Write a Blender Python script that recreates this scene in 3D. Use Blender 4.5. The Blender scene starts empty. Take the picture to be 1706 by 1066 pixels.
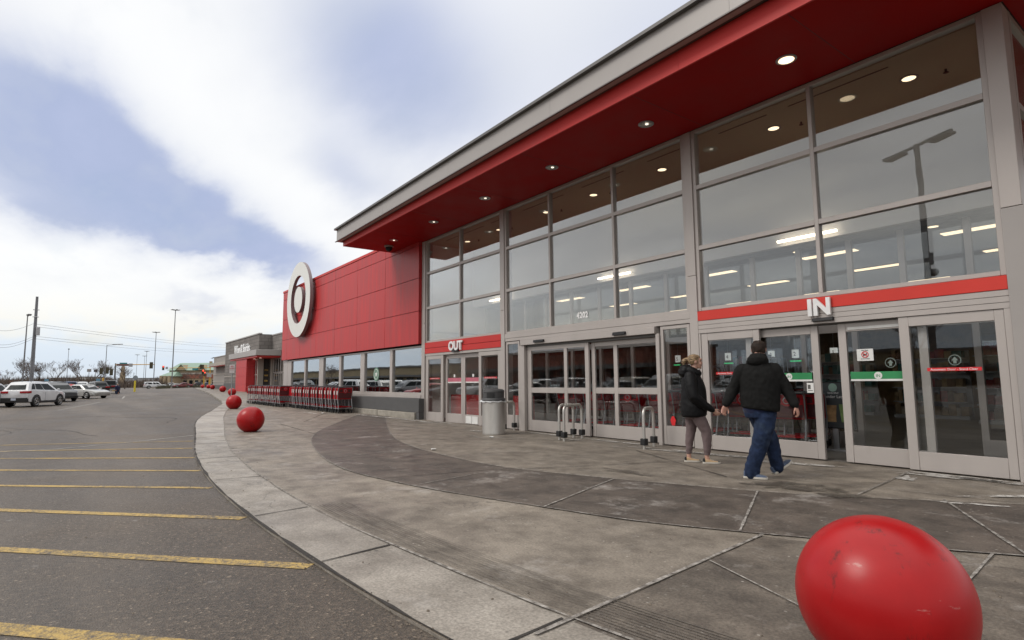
import bpy, bmesh, math, random
from mathutils import Vector, Matrix, noise
R = math.radians
sc = bpy.context.scene
COL = sc.collection
rnd = random.Random(7)

# ------------------------------------------------------------------ camera numbers (metres, facade plane at y = 9.5)
CAM_F, CAM_H = 959.6, 1.306
CYAW, CPITCH, CROLL = R(36.82), R(6.04), R(-0.544)
cf = Vector((-math.cos(CYAW)*math.cos(CPITCH), math.sin(CYAW)*math.cos(CPITCH), math.sin(CPITCH)))
_r0 = Vector((math.sin(CYAW), math.cos(CYAW), 0)); _u0 = _r0.cross(cf)
cr = _r0*math.cos(CROLL) + _u0*math.sin(CROLL)
cu = -_r0*math.sin(CROLL) + _u0*math.cos(CROLL)
CAM = Vector((0, 0, CAM_H))
def at(px, d):
    """ground-plan point seen along image column px (near the horizon) at forward distance d"""
    v = CAM + (cf + cr*((px-853)/CAM_F) - cu*(107/CAM_F))*d
    return v.x, v.y

# ------------------------------------------------------------------ mesh builder
class MB:
    def __init__(s): s.v = []; s.f = []; s.m = []; s.mi = 0
    def add(s, vs, fs):
        b = len(s.v); s.v += [tuple(p) for p in vs]
        for f in fs: s.f.append([b+i for i in f]); s.m.append(s.mi)
    def box(s, x0, x1, y0, y1, z0, z1):
        if x0 > x1: x0, x1 = x1, x0
        if y0 > y1: y0, y1 = y1, y0
        if z0 > z1: z0, z1 = z1, z0
        s.add([(x0,y0,z0),(x1,y0,z0),(x1,y1,z0),(x0,y1,z0),(x0,y0,z1),(x1,y0,z1),(x1,y1,z1),(x0,y1,z1)],
              [(0,3,2,1),(4,5,6,7),(0,1,5,4),(1,2,6,5),(2,3,7,6),(3,0,4,7)])
        return s
    def hexa(s, p):   # 8 points, bottom 4 then top 4, counter clockwise
        s.add(p, [(0,3,2,1),(4,5,6,7),(0,1,5,4),(1,2,6,5),(2,3,7,6),(3,0,4,7)]); return s
    def beam(s, a, b, w, h, up=(0,0,1)):
        a = Vector(a); b = Vector(b); d = (b-a).normalized(); u = Vector(up)
        sd = d.cross(u)
        if sd.length < 1e-5: sd = d.cross(Vector((0,1,0)))
        sd.normalize(); u = sd.cross(d)
        q = [a-sd*w/2-u*h/2, a+sd*w/2-u*h/2, a+sd*w/2+u*h/2, a-sd*w/2+u*h/2]
        s.add(q+[p+(b-a) for p in q], [(0,1,2,3),(7,6,5,4),(0,4,5,1),(1,5,6,2),(2,6,7,3),(3,7,4,0)]); return s
    def loft(s, rings, caps=True, closed=True):
        n = len(rings[0]); b = len(s.v)
        for r in rings: s.v += [tuple(p) for p in r]
        for i in range(len(rings)-1):
            for j in range(n if closed else n-1):
                k = (j+1) % n
                s.f.append([b+i*n+j, b+i*n+k, b+(i+1)*n+k, b+(i+1)*n+j]); s.m.append(s.mi)
        if caps:
            s.f.append([b+j for j in range(n)][::-1]); s.m.append(s.mi)
            s.f.append([b+(len(rings)-1)*n+j for j in range(n)]); s.m.append(s.mi)
        return s
    def tube(s, pts, r, n=8, closed=False, caps=True):
        pts = [Vector(p) for p in pts]; m = len(pts)
        rs = r if isinstance(r, (list, tuple)) else [r]*m
        rings = []; prev = None
        for i, p in enumerate(pts):
            if closed: t = pts[(i+1) % m]-pts[i-1]
            elif i == 0: t = pts[1]-p
            elif i == m-1: t = p-pts[i-1]
            else: t = (pts[i+1]-p).normalized()+(p-pts[i-1]).normalized()
            t.normalize()
            if prev is None:
                a = Vector((0,0,1)) if abs(t.z) < .9 else Vector((1,0,0))
                prev = t.cross(a).normalized()
            else:
                prev = (prev - t*prev.dot(t)).normalized()
            q = t.cross(prev)
            rr = rs[i] if isinstance(rs[i], (list, tuple)) else (rs[i], rs[i])
            rings.append([p+prev*math.cos(2*math.pi*k/n)*rr[0]+q*math.sin(2*math.pi*k/n)*rr[1] for k in range(n)])
        if closed: rings.append(rings[0]); caps = False
        return s.loft(rings, caps)
    def cyl(s, a, b, r0, r1=None, n=16):
        return s.tube([a, b], [r0, r0 if r1 is None else r1], n)
    def lathe(s, prof, c=(0,0,0), n=24, axis='z', caps=True):
        rings = []
        for r, h in prof:
            ring = []
            for k in range(n):
                a = 2*math.pi*k/n; x, y = r*math.cos(a), r*math.sin(a)
                if axis == 'z': ring.append((c[0]+x, c[1]+y, c[2]+h))
                elif axis == 'y': ring.append((c[0]+x, c[1]-h, c[2]+y))
                else: ring.append((c[0]+h, c[1]+x, c[2]+y))
            rings.append(ring)
        return s.loft(rings, caps)
    def ball(s, c, r, n=16, m=10):
        rr = r if isinstance(r, (list, tuple)) else (r, r, r)
        rings = []
        for i in range(1, m):
            t = math.pi*i/m - math.pi/2
            rings.append([(c[0]+rr[0]*math.cos(t)*math.cos(2*math.pi*k/n), c[1]+rr[1]*math.cos(t)*math.sin(2*math.pi*k/n), c[2]+rr[2]*math.sin(t)) for k in range(n)])
        return s.loft(rings)
    def prism(s, poly, lo, hi, axis='z'):
        def P(a, b, h): return (a, b, h) if axis == 'z' else ((a, h, b) if axis == 'y' else (h, a, b))
        n = len(poly)
        s.add([P(a,b,lo) for a,b in poly]+[P(a,b,hi) for a,b in poly],
              [list(range(n))[::-1], [n+i for i in range(n)]]+[(i,(i+1)%n,n+(i+1)%n,n+i) for i in range(n)]); return s
    def build(s, name, mats, parent=None, world=False, smooth=False, bevel=0, seg=2, loc=None, fix=True):
        vs = s.v
        if parent is not None and world:
            o = Vector((0,0,0)); p = parent
            while p is not None: o = o+p.location; p = p.parent
            vs = [(x-o.x, y-o.y, z-o.z) for x,y,z in vs]
        elif parent is None and world:
            xs = [p[0] for p in vs]; ys = [p[1] for p in vs]; zs = [p[2] for p in vs]
            loc = ((min(xs)+max(xs))/2, (min(ys)+max(ys))/2, min(zs))
            vs = [(x-loc[0], y-loc[1], z-loc[2]) for x,y,z in vs]
        me = bpy.data.meshes.new(name); me.from_pydata(vs, [], s.f)
        for m in (mats if isinstance(mats, (list, tuple)) else [mats]): me.materials.append(m)
        me.polygons.foreach_set('material_index', s.m)
        if fix:
            bm = bmesh.new(); bm.from_mesh(me); bmesh.ops.recalc_face_normals(bm, faces=bm.faces); bm.to_mesh(me); bm.free()
        if smooth is True: me.polygons.foreach_set('use_smooth', [True]*len(me.polygons))
        me.update()
        o = bpy.data.objects.new(name, me); COL.objects.link(o)
        if smooth and smooth is not True:
            me.polygons.foreach_set('use_smooth', [True]*len(me.polygons)); me.set_sharp_from_angle(angle=R(smooth))
        if parent is not None: o.parent = parent
        if loc is not None: o.location = loc
        if bevel:
            b = o.modifiers.new('Bevel', 'BEVEL'); b.width = bevel; b.segments = seg; b.limit_method = 'ANGLE'; b.angle_limit = R(40)
            me.polygons.foreach_set('use_smooth', [True]*len(me.polygons)); me.set_sharp_from_angle(angle=R(50))
        return o

def tag(o, label=None, cat=None, group=None, kind=None):
    if label: o['label'] = label
    if cat: o['category'] = cat
    if group: o['group'] = group
    if kind: o['kind'] = kind
    return o
def thing(name, label, cat, loc=(0,0,0), rz=0, group=None):
    o = bpy.data.objects.new(name, None); COL.objects.link(o); o.empty_display_size = .2
    o.location = loc; o.rotation_euler = (0,0,rz)
    return tag(o, label, cat, group)
KIDS = {}
def kids(o):
    return [c for c in bpy.data.objects if c.parent == o]
def copy_tree(o, parent=None, cache=None):
    c = o.copy(); COL.objects.link(c)
    if parent is not None: c.parent = parent
    for k in kids(o): copy_tree(k, c)
    return c
def flat(name, o_mb, m, kind='structure', **k):
    o = o_mb.build(name, m, **k); o['kind'] = kind; return o

def text_mb(mb, txt, size, origin, xdir, zdir, depth=.02, off=0.0, align='CENTER', sx=1.0):
    """flat lettering turned into mesh faces; origin is the baseline point, xdir/zdir unit vectors"""
    cu_ = bpy.data.curves.new('t', 'FONT'); cu_.body = txt; cu_.size = size; cu_.extrude = depth/2; cu_.offset = off
    cu_.align_x = align; cu_.space_character = 1.08 if txt == '4202' else 1.0; cu_.resolution_u = 3
    ob = bpy.data.objects.new('t', cu_); COL.objects.link(ob)
    me = bpy.data.meshes.new_from_object(ob)
    X = Vector(xdir); Z = Vector(zdir); N = X.cross(Z); O = Vector(origin)
    mb.add([O+X*(v.co.x*sx)+Z*v.co.y+N*v.co.z for v in me.vertices], [list(p.vertices) for p in me.polygons])
    bpy.data.objects.remove(ob); bpy.data.curves.remove(cu_); bpy.data.meshes.remove(me)

# ------------------------------------------------------------------ materials
def nodes_of(name):
    m = bpy.data.materials.new(name); m.use_nodes = True
    nt = m.node_tree; return m, nt, nt.nodes['Principled BSDF']
def L(nt, a, b): nt.links.new(a, b)
def math_n(nt, op, a, b=None, clamp=False):
    n = nt.nodes.new('ShaderNodeMath'); n.operation = op; n.use_clamp = clamp
    for i, v in enumerate((a, b)):
        if v is None: continue
        if isinstance(v, (int, float)): n.inputs[i].default_value = v
        else: L(nt, v, n.inputs[i])
    return n.outputs[0]
def ramp(nt, fac, stops):
    n = nt.nodes.new('ShaderNodeValToRGB'); e = n.color_ramp.elements
    while len(e) < len(stops): e.new(.5)
    for i, (p, c) in enumerate(stops):
        e[i].position = p; e[i].color = tuple(c)+(1,) if len(c) == 3 else c
    L(nt, fac, n.inputs[0]); return n.outputs[0]
def mixc(nt, fac, a, b, mode='MIX'):
    n = nt.nodes.new('ShaderNodeMix'); n.data_type = 'RGBA'; n.blend_type = mode
    for i, v in ((0, fac), (6, a), (7, b)):
        if isinstance(v, (int, float)): n.inputs[i].default_value = v
        elif isinstance(v, (tuple, list)): n.inputs[i].default_value = tuple(v)+(1,) if len(v) == 3 else v
        else: L(nt, v, n.inputs[i])
    return n.outputs[2]
def noise_n(nt, scale, detail=4, rough=.55, vec=None, dim='3D'):
    n = nt.nodes.new('ShaderNodeTexNoise'); n.inputs['Scale'].default_value = scale
    n.inputs['Detail'].default_value = detail; n.inputs['Roughness'].default_value = rough
    if vec is not None: L(nt, vec, n.inputs['Vector'])
    return n.outputs[0]
def coords(nt, kind='Object', scale=(1,1,1)):
    t = nt.nodes.new('ShaderNodeTexCoord')
    mp = nt.nodes.new('ShaderNodeMapping'); mp.inputs['Scale'].default_value = scale
    L(nt, t.outputs[kind], mp.inputs['Vector']); return mp.outputs[0]
def worldpos(nt, scale=(1,1,1)):
    g = nt.nodes.new('ShaderNodeNewGeometry')
    mp = nt.nodes.new('ShaderNodeMapping'); mp.inputs['Scale'].default_value = scale
    L(nt, g.outputs['Position'], mp.inputs['Vector']); return mp.outputs[0]
def bump(nt, b, h, strength=.2, dist=.01):
    n = nt.nodes.new('ShaderNodeBump'); n.inputs['Strength'].default_value = strength; n.inputs['Distance'].default_value = dist
    L(nt, h, n.inputs['Height']); L(nt, n.outputs[0], b.inputs['Normal'])
def mat(name, col, rough=.5, metal=0, var=.12, vscale=3.0, bmp=0, bscale=60, spec=.5, coat=0, dirt=None, stretch=(1,1,1)):
    """plain painted / plastic / metal surface with mottled wear"""
    m, nt, b = nodes_of(name)
    v = coords(nt, 'Object', stretch)
    n1 = noise_n(nt, vscale, 5, .6, v)
    a = tuple(c*(1-var) for c in col); z = tuple(min(1, c*(1+var)) for c in col)
    c = ramp(nt, n1, [(.3, a), (.7, z)])
    if dirt:
        n2 = noise_n(nt, vscale*.7, 8, .7, v)
        c = mixc(nt, ramp(nt, n2, [(dirt[1], (0,0,0)), (min(.99, dirt[1]+.2), (dirt[2],)*3)]), c, dirt[0])
    L(nt, c, b.inputs['Base Color'])
    b.inputs['Metallic'].default_value = metal
    rr = ramp(nt, n1, [(.2, (max(.02, rough-.08),)*3), (.8, (min(1, rough+.08),)*3)])
    L(nt, rr, b.inputs['Roughness'])
    b.inputs['Specular IOR Level'].default_value = spec
    if coat: b.inputs['Coat Weight'].default_value = coat; b.inputs['Coat Roughness'].default_value = .06
    if bmp: bump(nt, b, noise_n(nt, bscale, 4, .6, v), bmp, .01)
    return m
def emit(name, col, s):
    m, nt, b = nodes_of(name)
    b.inputs['Base Color'].default_value = tuple(col)+(1,)
    b.inputs['Emission Color'].default_value = tuple(col)+(1,); b.inputs['Emission Strength'].default_value = s
    return m
def glass(name, tint=(.8,.82,.82), lo=.08, hi=.7, p=3.0, rough=0.0):
    m = bpy.data.materials.new(name); m.use_nodes = True; nt = m.node_tree
    for n in list(nt.nodes):
        if n.type != 'OUTPUT_MATERIAL': nt.nodes.remove(n)
    out = [n for n in nt.nodes if n.type == 'OUTPUT_MATERIAL'][0]
    lw = nt.nodes.new('ShaderNodeLayerWeight'); lw.inputs['Blend'].default_value = .5
    f = math_n(nt, 'POWER', lw.outputs['Facing'], p)
    f = math_n(nt, 'ADD', math_n(nt, 'MULTIPLY', f, hi), lo, True)
    t = nt.nodes.new('ShaderNodeBsdfTransparent'); t.inputs[0].default_value = tuple(tint)+(1,)
    g = nt.nodes.new('ShaderNodeBsdfGlossy'); g.inputs['Roughness'].default_value = rough; g.inputs['Color'].default_value = (.93,.95,.96,1)
    n1 = noise_n(nt, .9, 2, .5, coords(nt, 'Object'))
    bp = nt.nodes.new('ShaderNodeBump'); bp.inputs['Strength'].default_value = .06; bp.inputs['Distance'].default_value = .02
    L(nt, n1, bp.inputs['Height']); L(nt, bp.outputs[0], g.inputs['Normal'])
    mx = nt.nodes.new('ShaderNodeMixShader'); L(nt, f, mx.inputs[0]); L(nt, t.outputs[0], mx.inputs[1]); L(nt, g.outputs[0], mx.inputs[2])
    L(nt, mx.outputs[0], out.inputs[0]); return m

M = {}
M['alu'] = mat('anodised_aluminium', (.46,.42,.395), .42, .25, .05, 2.0, .03, 90, dirt=((.25,.23,.21), .62, .5), stretch=(1,1,.3))
M['alu_dark'] = mat('dark_gap', (.03,.03,.032), .6)  # plain dark tone for joints and air slots
M['fascia'] = mat('grey_metal_fascia', (.36,.335,.32), .45, .15, .04, 1.0, .02, 30, dirt=((.25,.24,.23), .66, .4))
M['fascia_under'] = mat('brown_drip_edge', (.10,.075,.07), .5, .1)
M['gutter'] = mat('dark_grey_flashing', (.13,.125,.12), .45, .3)
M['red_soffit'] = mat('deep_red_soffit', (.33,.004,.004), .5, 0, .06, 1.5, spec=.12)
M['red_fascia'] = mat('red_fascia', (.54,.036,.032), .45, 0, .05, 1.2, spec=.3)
M['red_panel'] = mat('brushed_red_panel', (.46,.032,.034), .45, 0, .18, 1.6, .04, 25, spec=.4, dirt=((.50,.12,.12), .6, .35), stretch=(3,3,.25))
M['red_band'] = mat('red_band', (.62,.035,.022), .4, 0, .05, 2)
M['white_sign'] = mat('white_sign_face', (.72,.72,.69), .4, 0, .04, 2, dirt=((.5,.48,.44), .68, .5))
M['letter'] = mat('white_letter', (.82,.82,.82), .4)
M['white_wall'] = mat('white_inner_wall', (.80,.78,.73), .7, 0, .03, .6)
M['tan_ceiling'] = mat('tan_ceiling', (.58,.47,.33), .75, 0, .05, .7)
M['grey_wall'] = mat('dark_grey_base', (.085,.084,.085), .75, 0, .12, 3, .1, 80, dirt=((.2,.19,.18), .68, .5))
M['concrete_raw'] = mat('old_concrete', (.30,.275,.235), .9, 0, .25, 4, .4, 40, dirt=((.12,.11,.10), .58, .7))
M['black'] = mat('black_rubber', (.012,.012,.013), .55)
M['black_plastic'] = mat('black_plastic', (.02,.02,.022), .55, spec=.25)
M['steel'] = mat('brushed_steel', (.52,.50,.47), .42, .8, .12, 4, .05, 50, dirt=((.25,.22,.2), .6, .5), stretch=(1,1,.25))
M['galv'] = mat('galvanised', (.36,.36,.37), .4, .75, .12, 6)
M['int_floor'] = mat('interior_floor', (.12,.11,.10), .35, 0, .1, 2)
M['int_dark'] = mat('interior_dark', (.045,.04,.038), .8)
M['int_ceiling'] = mat('store_ceiling', (.30,.31,.32), .85, 0, .04, 1)
M['glass_up'] = glass('upper_glass', (.95,.96,.96), .09, .80, 2.1)
M['glass_lo'] = glass('door_glass', (.94,.95,.95), .04, .62, 2.4)
M['glass_in'] = glass('inner_glass', (.92,.93,.93), .06, .6, 2.5)
M['lamp'] = emit('downlight_glow', (1,.78,.50), 1.7)
M['lamp_off'] = mat('downlight_reflector', (.55,.53,.5), .25, .6)
M['tube'] = emit('tube_light', (1,.86,.68), 3.2)
M['troffer'] = emit('troffer_light', (1,.78,.50), 1.5)
# ------------------------------------------------------------------ terrain
def lerp_tab(tab, x):
    if x <= tab[0][0]: return tab[0][1]
    for (a, fa), (b, fb) in zip(tab, tab[1:]):
        if x <= b: return fa+(fb-fa)*(x-a)/(b-a)
    return tab[-1][1]
def sm(tab, x, w):
    return (lerp_tab(tab, x-w)+2*lerp_tab(tab, x-w/2)+2*lerp_tab(tab, x)+2*lerp_tab(tab, x+w/2)+lerp_tab(tab, x+w))/8
CURB = [(-400,54),(-130,18.5),(-105,15.3),(-61,10.2),(-50,8.7),(-44,7.9),(-37.4,6.8),(-33,5.7),(-29,4.75),(-26,4.0),(-23.3,3.42),(-21.4,3.08),(-17.7,2.57),
        (-14.7,2.13),(-12.6,1.83),(-10.6,1.62),(-8.4,1.46),(-6.26,1.41),(-4.34,1.45),(-2.76,1.54),(-.5,1.85),(2,2.4),(6,3.6),(12,5.5),(60,8)]
def yc(x): return sm(CURB, x, .8)
def clamp(a, lo=0.0, hi=1.0): return max(lo, min(hi, a))
RISE = [(-110,.5),(-75,.42),(-58,.22),(-36,.10),(-18,0)]
def side_z(x, y):
    near = clamp((y-5)/3)*clamp((-x-14)/5)*.05
    return sm(RISE, x, 3)+near*(1-clamp((-x-34)/10))
STEP = [(-50,.13),(-24,.09),(-15,.016),(10,.016)]
def lot_z(x, y):
    d = yc(x)-y
    dr = .32*clamp((-x-15)/28)*clamp((d-.5)/10)
    return side_z(x, yc(x)) - lerp_tab(STEP, x) - dr
def gz(x, y): return side_z(x, y) if y >= yc(x) else lot_z(x, y)

def sheet(name, m, cols, kind='structure', lift=0.0, zf=side_z, loc0=True):
    """cols: list of (x, [y...]) with equal counts"""
    mb = MB(); n = len(cols[0][1])
    vs = [(x, y, zf(x, y)+lift) for x, ys in cols for y in ys]
    fs = [(i*n+j, (i+1)*n+j, (i+1)*n+j+1, i*n+j+1) for i in range(len(cols)-1) for j in range(n-1)]
    mb.add(vs, fs); o = mb.build(name, m, world=True); o['kind'] = kind; return o
def ribbon(mb, pts, w, lift, zf=side_z, jit=0.0):
    pts = [Vector((p[0], p[1], 0)) for p in pts]; vs = []; 
    for i, p in enumerate(pts):
        t = (pts[min(i+1, len(pts)-1)]-pts[max(i-1, 0)]).normalized(); q = Vector((-t.y, t.x, 0))
        ww = w*(1+rnd.uniform(-jit, jit))
        for sg in (-.5, .5):
            v = p+q*ww*sg; vs.append((v.x, v.y, zf(v.x, v.y)+lift))
    mb.add(vs, [(2*i, 2*i+2, 2*i+3, 2*i+1) for i in range(len(pts)-1)])
def densify(pts, step=.4):
    out = []
    for a, b in zip(pts, pts[1:]):
        n = max(1, int(math.hypot(b[0]-a[0], b[1]-a[1])/step))
        out += [(a[0]+(b[0]-a[0])*k/n, a[1]+(b[1]-a[1])*k/n) for k in range(n)]
    return out+[tuple(pts[-1][:2])]
def catmull(pts, n=6):
    P = [pts[0]]+list(pts)+[pts[-1]]; out = []
    for i in range(1, len(P)-2):
        a, b, c, d = P[i-1:i+3]
        for k in range(n):
            t = k/n
            out.append(tuple(.5*((2*b[j])+(-a[j]+c[j])*t+(2*a[j]-5*b[j]+4*c[j]-d[j])*t*t+(-a[j]+3*b[j]-3*c[j]+d[j])*t**3) for j in (0, 1)))
    out.append(tuple(pts[-1][:2])); return out

def asphalt_mat():
    m, nt, b = nodes_of('worn_asphalt'); p = worldpos(nt)
    v = nt.nodes.new('ShaderNodeTexVoronoi'); v.inputs['Scale'].default_value = 78; L(nt, p, v.inputs['Vector'])
    v2 = nt.nodes.new('ShaderNodeTexVoronoi'); v2.inputs['Scale'].default_value = 190; L(nt, p, v2.inputs['Vector'])
    s1 = ramp(nt, v.outputs['Color'], [(0, (.024,.0188,.0145)), (.5, (.060,.047,.0355)), (.85, (.104,.082,.062)), (1, (.30,.245,.19))])
    big = noise_n(nt, .35, 6, .62, p)
    mid = noise_n(nt, 1.6, 5, .6, p)
    tone = ramp(nt, big, [(.3, (.74,.73,.72)), (.7, (1.22,1.19,1.15))])
    c = mixc(nt, 1.0, s1, tone, 'MULTIPLY')
    c = mixc(nt, ramp(nt, mid, [(.55, (0,0,0)), (.85, (.45,)*3)]), c, (.150,.123,.098))
    # drips of salt and old gum
    sp = noise_n(nt, 3.1, 2, .5, p)
    c = mixc(nt, ramp(nt, sp, [(.735, (0,0,0)), (.78, (.4,)*3)]), c, (.30,.28,.26))
    # long tyre polished lanes, lightened to carry the grazing sheen
    ln = noise_n(nt, 1, 5, .55, worldpos(nt, (.05, .5, 1)))
    c = mixc(nt, ramp(nt, ln, [(.45, (0,0,0)), (.75, (.5,)*3)]), c, (.19,.155,.12))
    L(nt, c, b.inputs['Base Color'])
    L(nt, ramp(nt, big, [(.3, (.50,)*3), (.7, (.66,)*3)]), b.inputs['Roughness'])
    h = math_n(nt, 'ADD', v.outputs['Distance'], math_n(nt, 'MULTIPLY', v2.outputs['Distance'], .5))
    bump(nt, b, h, .6, .012); return m
def concrete_mat(name, base, dark, stain=.55, salt=.3, streak=(1,1,1), cracks=True):
    m, nt, b = nodes_of(name); p = worldpos(nt)
    big = noise_n(nt, .45, 7, .65, p); mid = noise_n(nt, 2.3, 7, .68, worldpos(nt, streak)); fine = noise_n(nt, 55, 4, .7, p)
    c = ramp(nt, mid, [(.36, dark), (.62, base)])
    c = mixc(nt, 1.0, c, ramp(nt, big, [(.36, (.82,.81,.80)), (.64, (1.14,1.13,1.11))]), 'MULTIPLY')
    c = mixc(nt, 1.0, c, ramp(nt, fine, [(.3, (.62,.62,.62)), (.7, (1.35,1.35,1.35))]), 'MULTIPLY')
    # dark gum spots and wet looking stains
    sp = nt.nodes.new('ShaderNodeTexVoronoi'); sp.inputs['Scale'].default_value = 2.3; L(nt, p, sp.inputs['Vector'])
    c = mixc(nt, ramp(nt, sp.outputs['Distance'], [(.03, (.6,)*3), (.05, (0,0,0))]), c, (.03,.027,.025))
    st = noise_n(nt, .9, 6, .7, worldpos(nt, (.8, 1.6, 1)))
    c = mixc(nt, ramp(nt, st, [(stain, (0,0,0)), (stain+.16, (.6,)*3)]), c, tuple(x*.5 for x in dark))
    # blotches of white de-icing salt
    sa = noise_n(nt, 1.3, 10, .78, p)
    c = mixc(nt, ramp(nt, sa, [(.55, (0,0,0)), (.70, (salt,)*3)]), c, (.46,.43,.40))
    sa2 = noise_n(nt, 9, 6, .75, p)
    c = mixc(nt, ramp(nt, sa2, [(.66, (0,0,0)), (.74, (salt*1.2,)*3)]), c, (.40,.38,.35))
    fl = nt.nodes.new('ShaderNodeTexVoronoi'); fl.inputs['Scale'].default_value = 13; L(nt, p, fl.inputs['Vector'])
    pick = math_n(nt, 'MULTIPLY', ramp(nt, fl.outputs['Distance'], [(.07, (1,1,1)), (.15, (0,0,0))]), ramp(nt, noise_n(nt, 1.9, 5, .7, p), [(.48, (0,0,0)), (.62, (.8,)*3)]))
    c = mixc(nt, pick, c, (.40,.37,.33))
    f2 = nt.nodes.new('ShaderNodeTexVoronoi'); f2.inputs['Scale'].default_value = 7; L(nt, worldpos(nt, (1,1.3,1)), f2.inputs['Vector'])
    pk2 = math_n(nt, 'MULTIPLY', ramp(nt, f2.outputs['Distance'], [(.06, (1,1,1)), (.13, (0,0,0))]), ramp(nt, big, [(.45, (0,0,0)), (.6, (.6,)*3)]))
    c = mixc(nt, pk2, c, tuple(x*.35 for x in dark))
    if cracks:
        wv = nt.nodes.new('ShaderNodeTexVoronoi'); wv.feature = 'DISTANCE_TO_EDGE'; wv.inputs['Scale'].default_value = .22
        wp = nt.nodes.new('ShaderNodeMix'); wp.data_type = 'VECTOR'; wp.inputs[0].default_value = .06
        nz = nt.nodes.new('ShaderNodeTexNoise'); nz.inputs['Scale'].default_value = 1.5; nz.inputs['Detail'].default_value = 6
        L(nt, p, nz.inputs['Vector']); L(nt, p, wp.inputs[4]); 
        ad = nt.nodes.new('ShaderNodeVectorMath'); ad.operation = 'MULTIPLY_ADD'; L(nt, nz.outputs[1], ad.inputs[0]); ad.inputs[1].default_value = (1.4,1.4,1.4); L(nt, p, ad.inputs[2])
        L(nt, ad.outputs[0], wv.inputs['Vector'])
        c = mixc(nt, ramp(nt, wv.outputs['Distance'], [(0, (.55,)*3), (.0035, (0,0,0))]), c, (.05,.045,.04))
    L(nt, c, b.inputs['Base Color'])
    L(nt, ramp(nt, st, [(.4, (.68,)*3), (.75, (.42,)*3)]), b.inputs['Roughness'])
    bump(nt, b, math_n(nt, 'ADD', mid, math_n(nt, 'MULTIPLY', fine, .4)), .28, .015); return m
M['asphalt'] = asphalt_mat()
M['conc'] = concrete_mat('pavement_concrete', (.235,.205,.170), (.115,.097,.079), .58, .45)
M['conc_light'] = concrete_mat('kerb_band_concrete', (.28,.255,.225), (.175,.156,.134), .64, .42)
M['conc_dark'] = concrete_mat('stained_dark_concrete', (.108,.088,.073), (.050,.040,.033), .56, .6)
M['joint'] = mat('open_joint', (.028,.024,.021), .95, 0, .5, 9)
def salt_mat():
    m, nt, b = nodes_of('salted_joint'); p = worldpos(nt)
    n = noise_n(nt, 14, 6, .75, p)
    L(nt, ramp(nt, n, [(.40, (.085,.073,.063)), (.64, (.37,.345,.315))]), b.inputs['Base Color']); b.inputs['Roughness'].default_value = .9
    return m
M['salt'] = salt_mat()
def paint_mat(name, col, under=(.085,.073,.062), wear=.5):
    m, nt, b = nodes_of(name); p = worldpos(nt)
    n = noise_n(nt, 30, 8, .75, p); n2 = noise_n(nt, 1.6, 4, .6, p)
    w = math_n(nt, 'ADD', n, math_n(nt, 'MULTIPLY', n2, .5))
    c = mixc(nt, ramp(nt, w, [(wear+.12, (0,0,0)), (wear+.34, (1,1,1))]), col, under)
    L(nt, c, b.inputs['Base Color']); b.inputs['Roughness'].default_value = .7
    v = nt.nodes.new('ShaderNodeTexVoronoi'); v.inputs['Scale'].default_value = 85; L(nt, p, v.inputs['Vector'])
    bump(nt, b, v.outputs['Distance'], .5, .012); return m
M['yellow_paint'] = paint_mat('worn_yellow_paint', (.42,.285,.085), wear=.55)
M['white_paint'] = paint_mat('worn_white_paint', (.42,.41,.38), (.12,.11,.1), wear=.52)

# asphalt parking lot, columns follow the kerb line
offs = [0,.3,.8,1.5,2.5,4,6,8,10.5,14,20,30,45,70,110,180,300]
xs = [-700,-500,-400,-300,-240,-200,-170,-150]+[-140+2.0*k for k in range(58)]+[-24+.8*k for k in range(46)]+[14,18,24,34,50,80,140]
sheet('parking_lot', M['asphalt'], [(x, [yc(x)+.02-o for o in offs][::-1]) for x in xs], zf=lambda x, y: lot_z(x, min(y, yc(x)-.001)))
# the pavement in front of the stores
xs2 = [x for x in xs if -145 < x < 30]
cols = []
for x in xs2:
    y0 = yc(x); cols.append((x, [y0, y0+.02]+[y0+.6+k*(24-y0)/14 for k in range(15)]))
sheet('sidewalk', M['conc'], cols)
kb = MB(); vs = []
for x in xs2: vs += [(x, yc(x), lot_z(x, yc(x)-.001)-.1), (x, yc(x), side_z(x, yc(x)))]
kb.add(vs, [(2*i, 2*i+2, 2*i+3, 2*i+1) for i in range(len(xs2)-1)])
flat('kerb_face', kb, M['conc_light'], world=True)
# outer kerb band up to the curved joint
RING = [(-45,8.75),(-36,7.1),(-28.4,5.3),(-24,4.4),(-20,3.7),(-16,2.98),(-12.6,2.46),(-9.89,2.2),(-7.66,2.06),(-6.46,2.03),(-5.22,2.03),(-4.04,2.12),(-3.24,2.16),(-2.5,2.23),(0,2.6),(4,3.5),(12,6.2)]
def ring(x): return sm(RING, x, .6)
sheet('kerb_band', M['conc_light'], [(x, [yc(x)+.012+(ring(x)-yc(x)-.012)*k/4 for k in range(5)]) for x in xs2 if -45 <= x <= 12], lift=.004)
M['conc_new'] = concrete_mat('fresh_concrete', (.33,.305,.275), (.235,.215,.19), .68, .4, cracks=False)
sheet('kerb_band', M['conc_new'], [(x, [yc(x)+.012+(ring(x)-yc(x)-.012)*k/4 for k in range(5)]) for x in xs2 if -28.5 <= x <= -15.8], lift=.008)
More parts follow.
